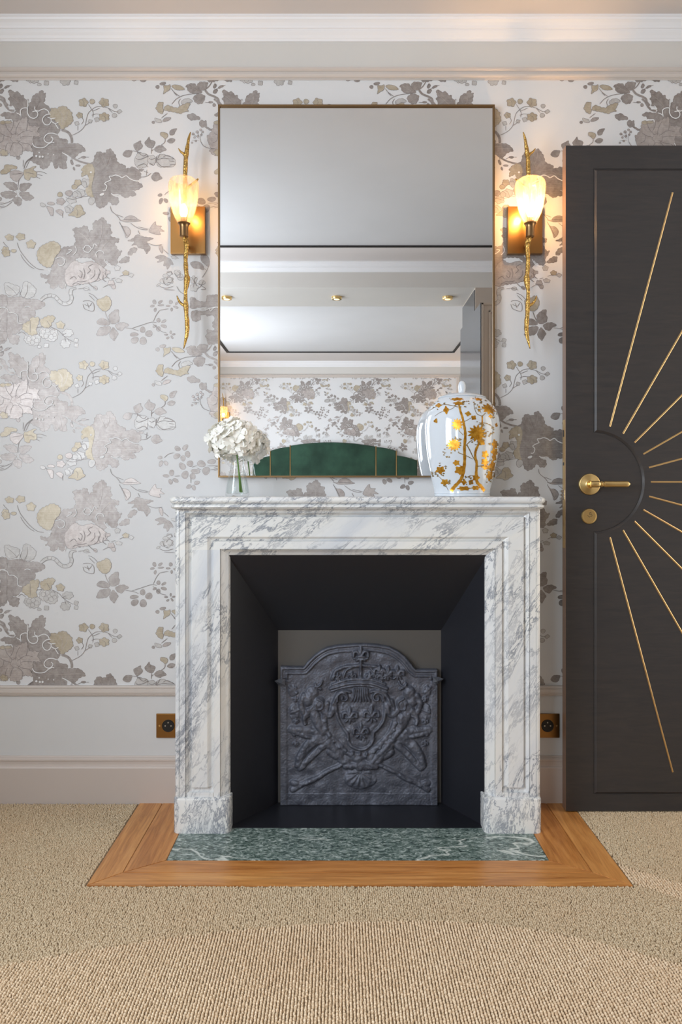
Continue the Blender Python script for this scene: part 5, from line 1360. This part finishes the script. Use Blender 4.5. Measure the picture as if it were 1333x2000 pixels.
# ------------------------------------------------------------------ seen in the mirror: headboard, wardrobe, downlights
hb_ = empty('headboard', (-.064, YF, 0), 'arched green velvet headboard in five padded panels with gold piping, seen in the mirror', 'headboard')
def hbx(px): return (px - CX) / 172.
def hbz(py): return CZ + (CY - py) / 172.
def hpanel(xa, za, xb, zb, bulge):
    P = [(xa, .0)]
    for k in range(9):
        t_ = k / 8; P.append((xa + (xb - xa) * t_, za + (zb - za) * t_ + bulge * 4 * t_ * (1 - t_)))
    P.append((xb, .0))
    yb_ = YF + .012; yfz = YF + .085
    V = []; n = len(P)
    cxm = (xa + xb) / 2
    for yy, sh_ in ((yb_, 0), (yfz - .02, 0), (yfz - .006, .006), (yfz, .02)):
        for (x, z) in P: V.append((x + (sh_ if x < cxm - 1e-6 else -sh_ if x > cxm + 1e-6 else 0), yy, z - (sh_ if z > .01 else 0)))
    Fc = []
    for i in range(3):
        for k in range(n): Fc.append((i * n + k, i * n + (k + 1) % n, (i + 1) * n + (k + 1) % n, (i + 1) * n + k))
    Fc.append(tuple(3 * n + k for k in range(n)))
    o = mobj('padded_panel', V, Fc, M['velvet'], hb_); smooth_by_angle(o, 50)
def pipe(pts): MB().tube(pts, .007, 8).build('gold_piping', M['piping'], hb_, True)
yp = YF + .08
xs_ = [hbx(q) for q in (493, 528, 567, 735, 775, 816)]
hpanel(xs_[2], hbz(870), xs_[3], hbz(872), .045)
hpanel(xs_[1], hbz(880), xs_[2], hbz(872), .008); hpanel(xs_[3], hbz(872.5), xs_[4], hbz(880), .008)
hpanel(xs_[0], hbz(901), xs_[1], hbz(890), .008); hpanel(xs_[4], hbz(889), xs_[5], hbz(899), .008)
for x, z in ((xs_[1], hbz(880)), (xs_[2], hbz(869)), (xs_[3], hbz(871)), (xs_[4], hbz(880))): pipe([(x, yp, .02), (x, yp, z)])
# wardrobe whose lacquered side and beige front show at the right of the mirror
wx0, wx1, wy0, wy1, wz1 = .803, XR - .002, -1.88, -2.60, 2.092
wd_ = empty('wardrobe', ((wx0 + wx1) / 2, (wy0 + wy1) / 2, 0), 'tall beige wardrobe with glossy grey side, reflected at the right of the mirror', 'wardrobe')
MB().box(wx0 + .006, wx1, wy1, wy0 - .022, .004, wz1 - .002, .001).build('carcass', M['beige'], wd_)
MB().box(wx0, wx0 + .006, wy1, wy0 - .004, .004, wz1, .0006).build('gloss_side', M['grey_gloss'], wd_)
xm = (wx0 + wx1) / 2
for a, b_ in ((wx0 + .006, xm - .0015), (xm + .0015, wx1 - .004)):
    mb = MB(); mb.box(a, b_, wy0 - .020, wy0 - .008, .01, wz1)
    for (p, q, r_, s_) in ((a, a + .012, .01, wz1), (b_ - .012, b_, .01, wz1), (a, b_, wz1 - .012, wz1), (a, b_, .01, .022), (a + .042, a + .052, .06, wz1 - .045), (b_ - .052, b_ - .042, .06, wz1 - .045), (a + .042, b_ - .042, wz1 - .055, wz1 - .045), (a + .042, b_ - .042, .06, .07)):
        mb.box(p, q, wy0 - .010, wy0, r_, s_, .002)
    mb.build('wardrobe_door', M['beige'], wd_)
for i, x in enumerate((-.776, -.014, .755)):
    r = empty('ceiling_spotlight', (x, CAMY - (5.32 - 2.484) + .0, 2.377), 'brass spotlight under the beam, ' + ['leftmost', 'middle', 'rightmost'][i] + ' of three seen in the mirror', 'spotlight', 'brass spotlights under the beam')
    r.location.y = -(5.32 - 2.484) - .02
    c_ = (x, r.location.y, 2.377)
    o = MB().lathe([(.024, -.018), (.034, -.018), (.036, -.014), (.036, 0), (.024, 0)], c_, 28).build('ring', M['brass'], r); smooth_by_angle(o, 40)
    MB().lathe([(0, -.020), (.018, -.019), (.026, -.015), (.026, -.004), (0, -.004)], c_, 24).build('lens', M['spot'], r, True)
for i, x in enumerate((-.776, -.014, .755)):
    d = bpy.data.lights.new('spotlight_beam', 'SPOT'); d.energy = 6; d.color = (1, .72, .42); d.spot_size = 1.6; d.spot_blend = .6; d.shadow_soft_size = .02
    o = bpy.data.objects.new('spotlight_beam', d); o.location = (x, -(5.32 - 2.484) - .02, 2.35); C.objects.link(o)
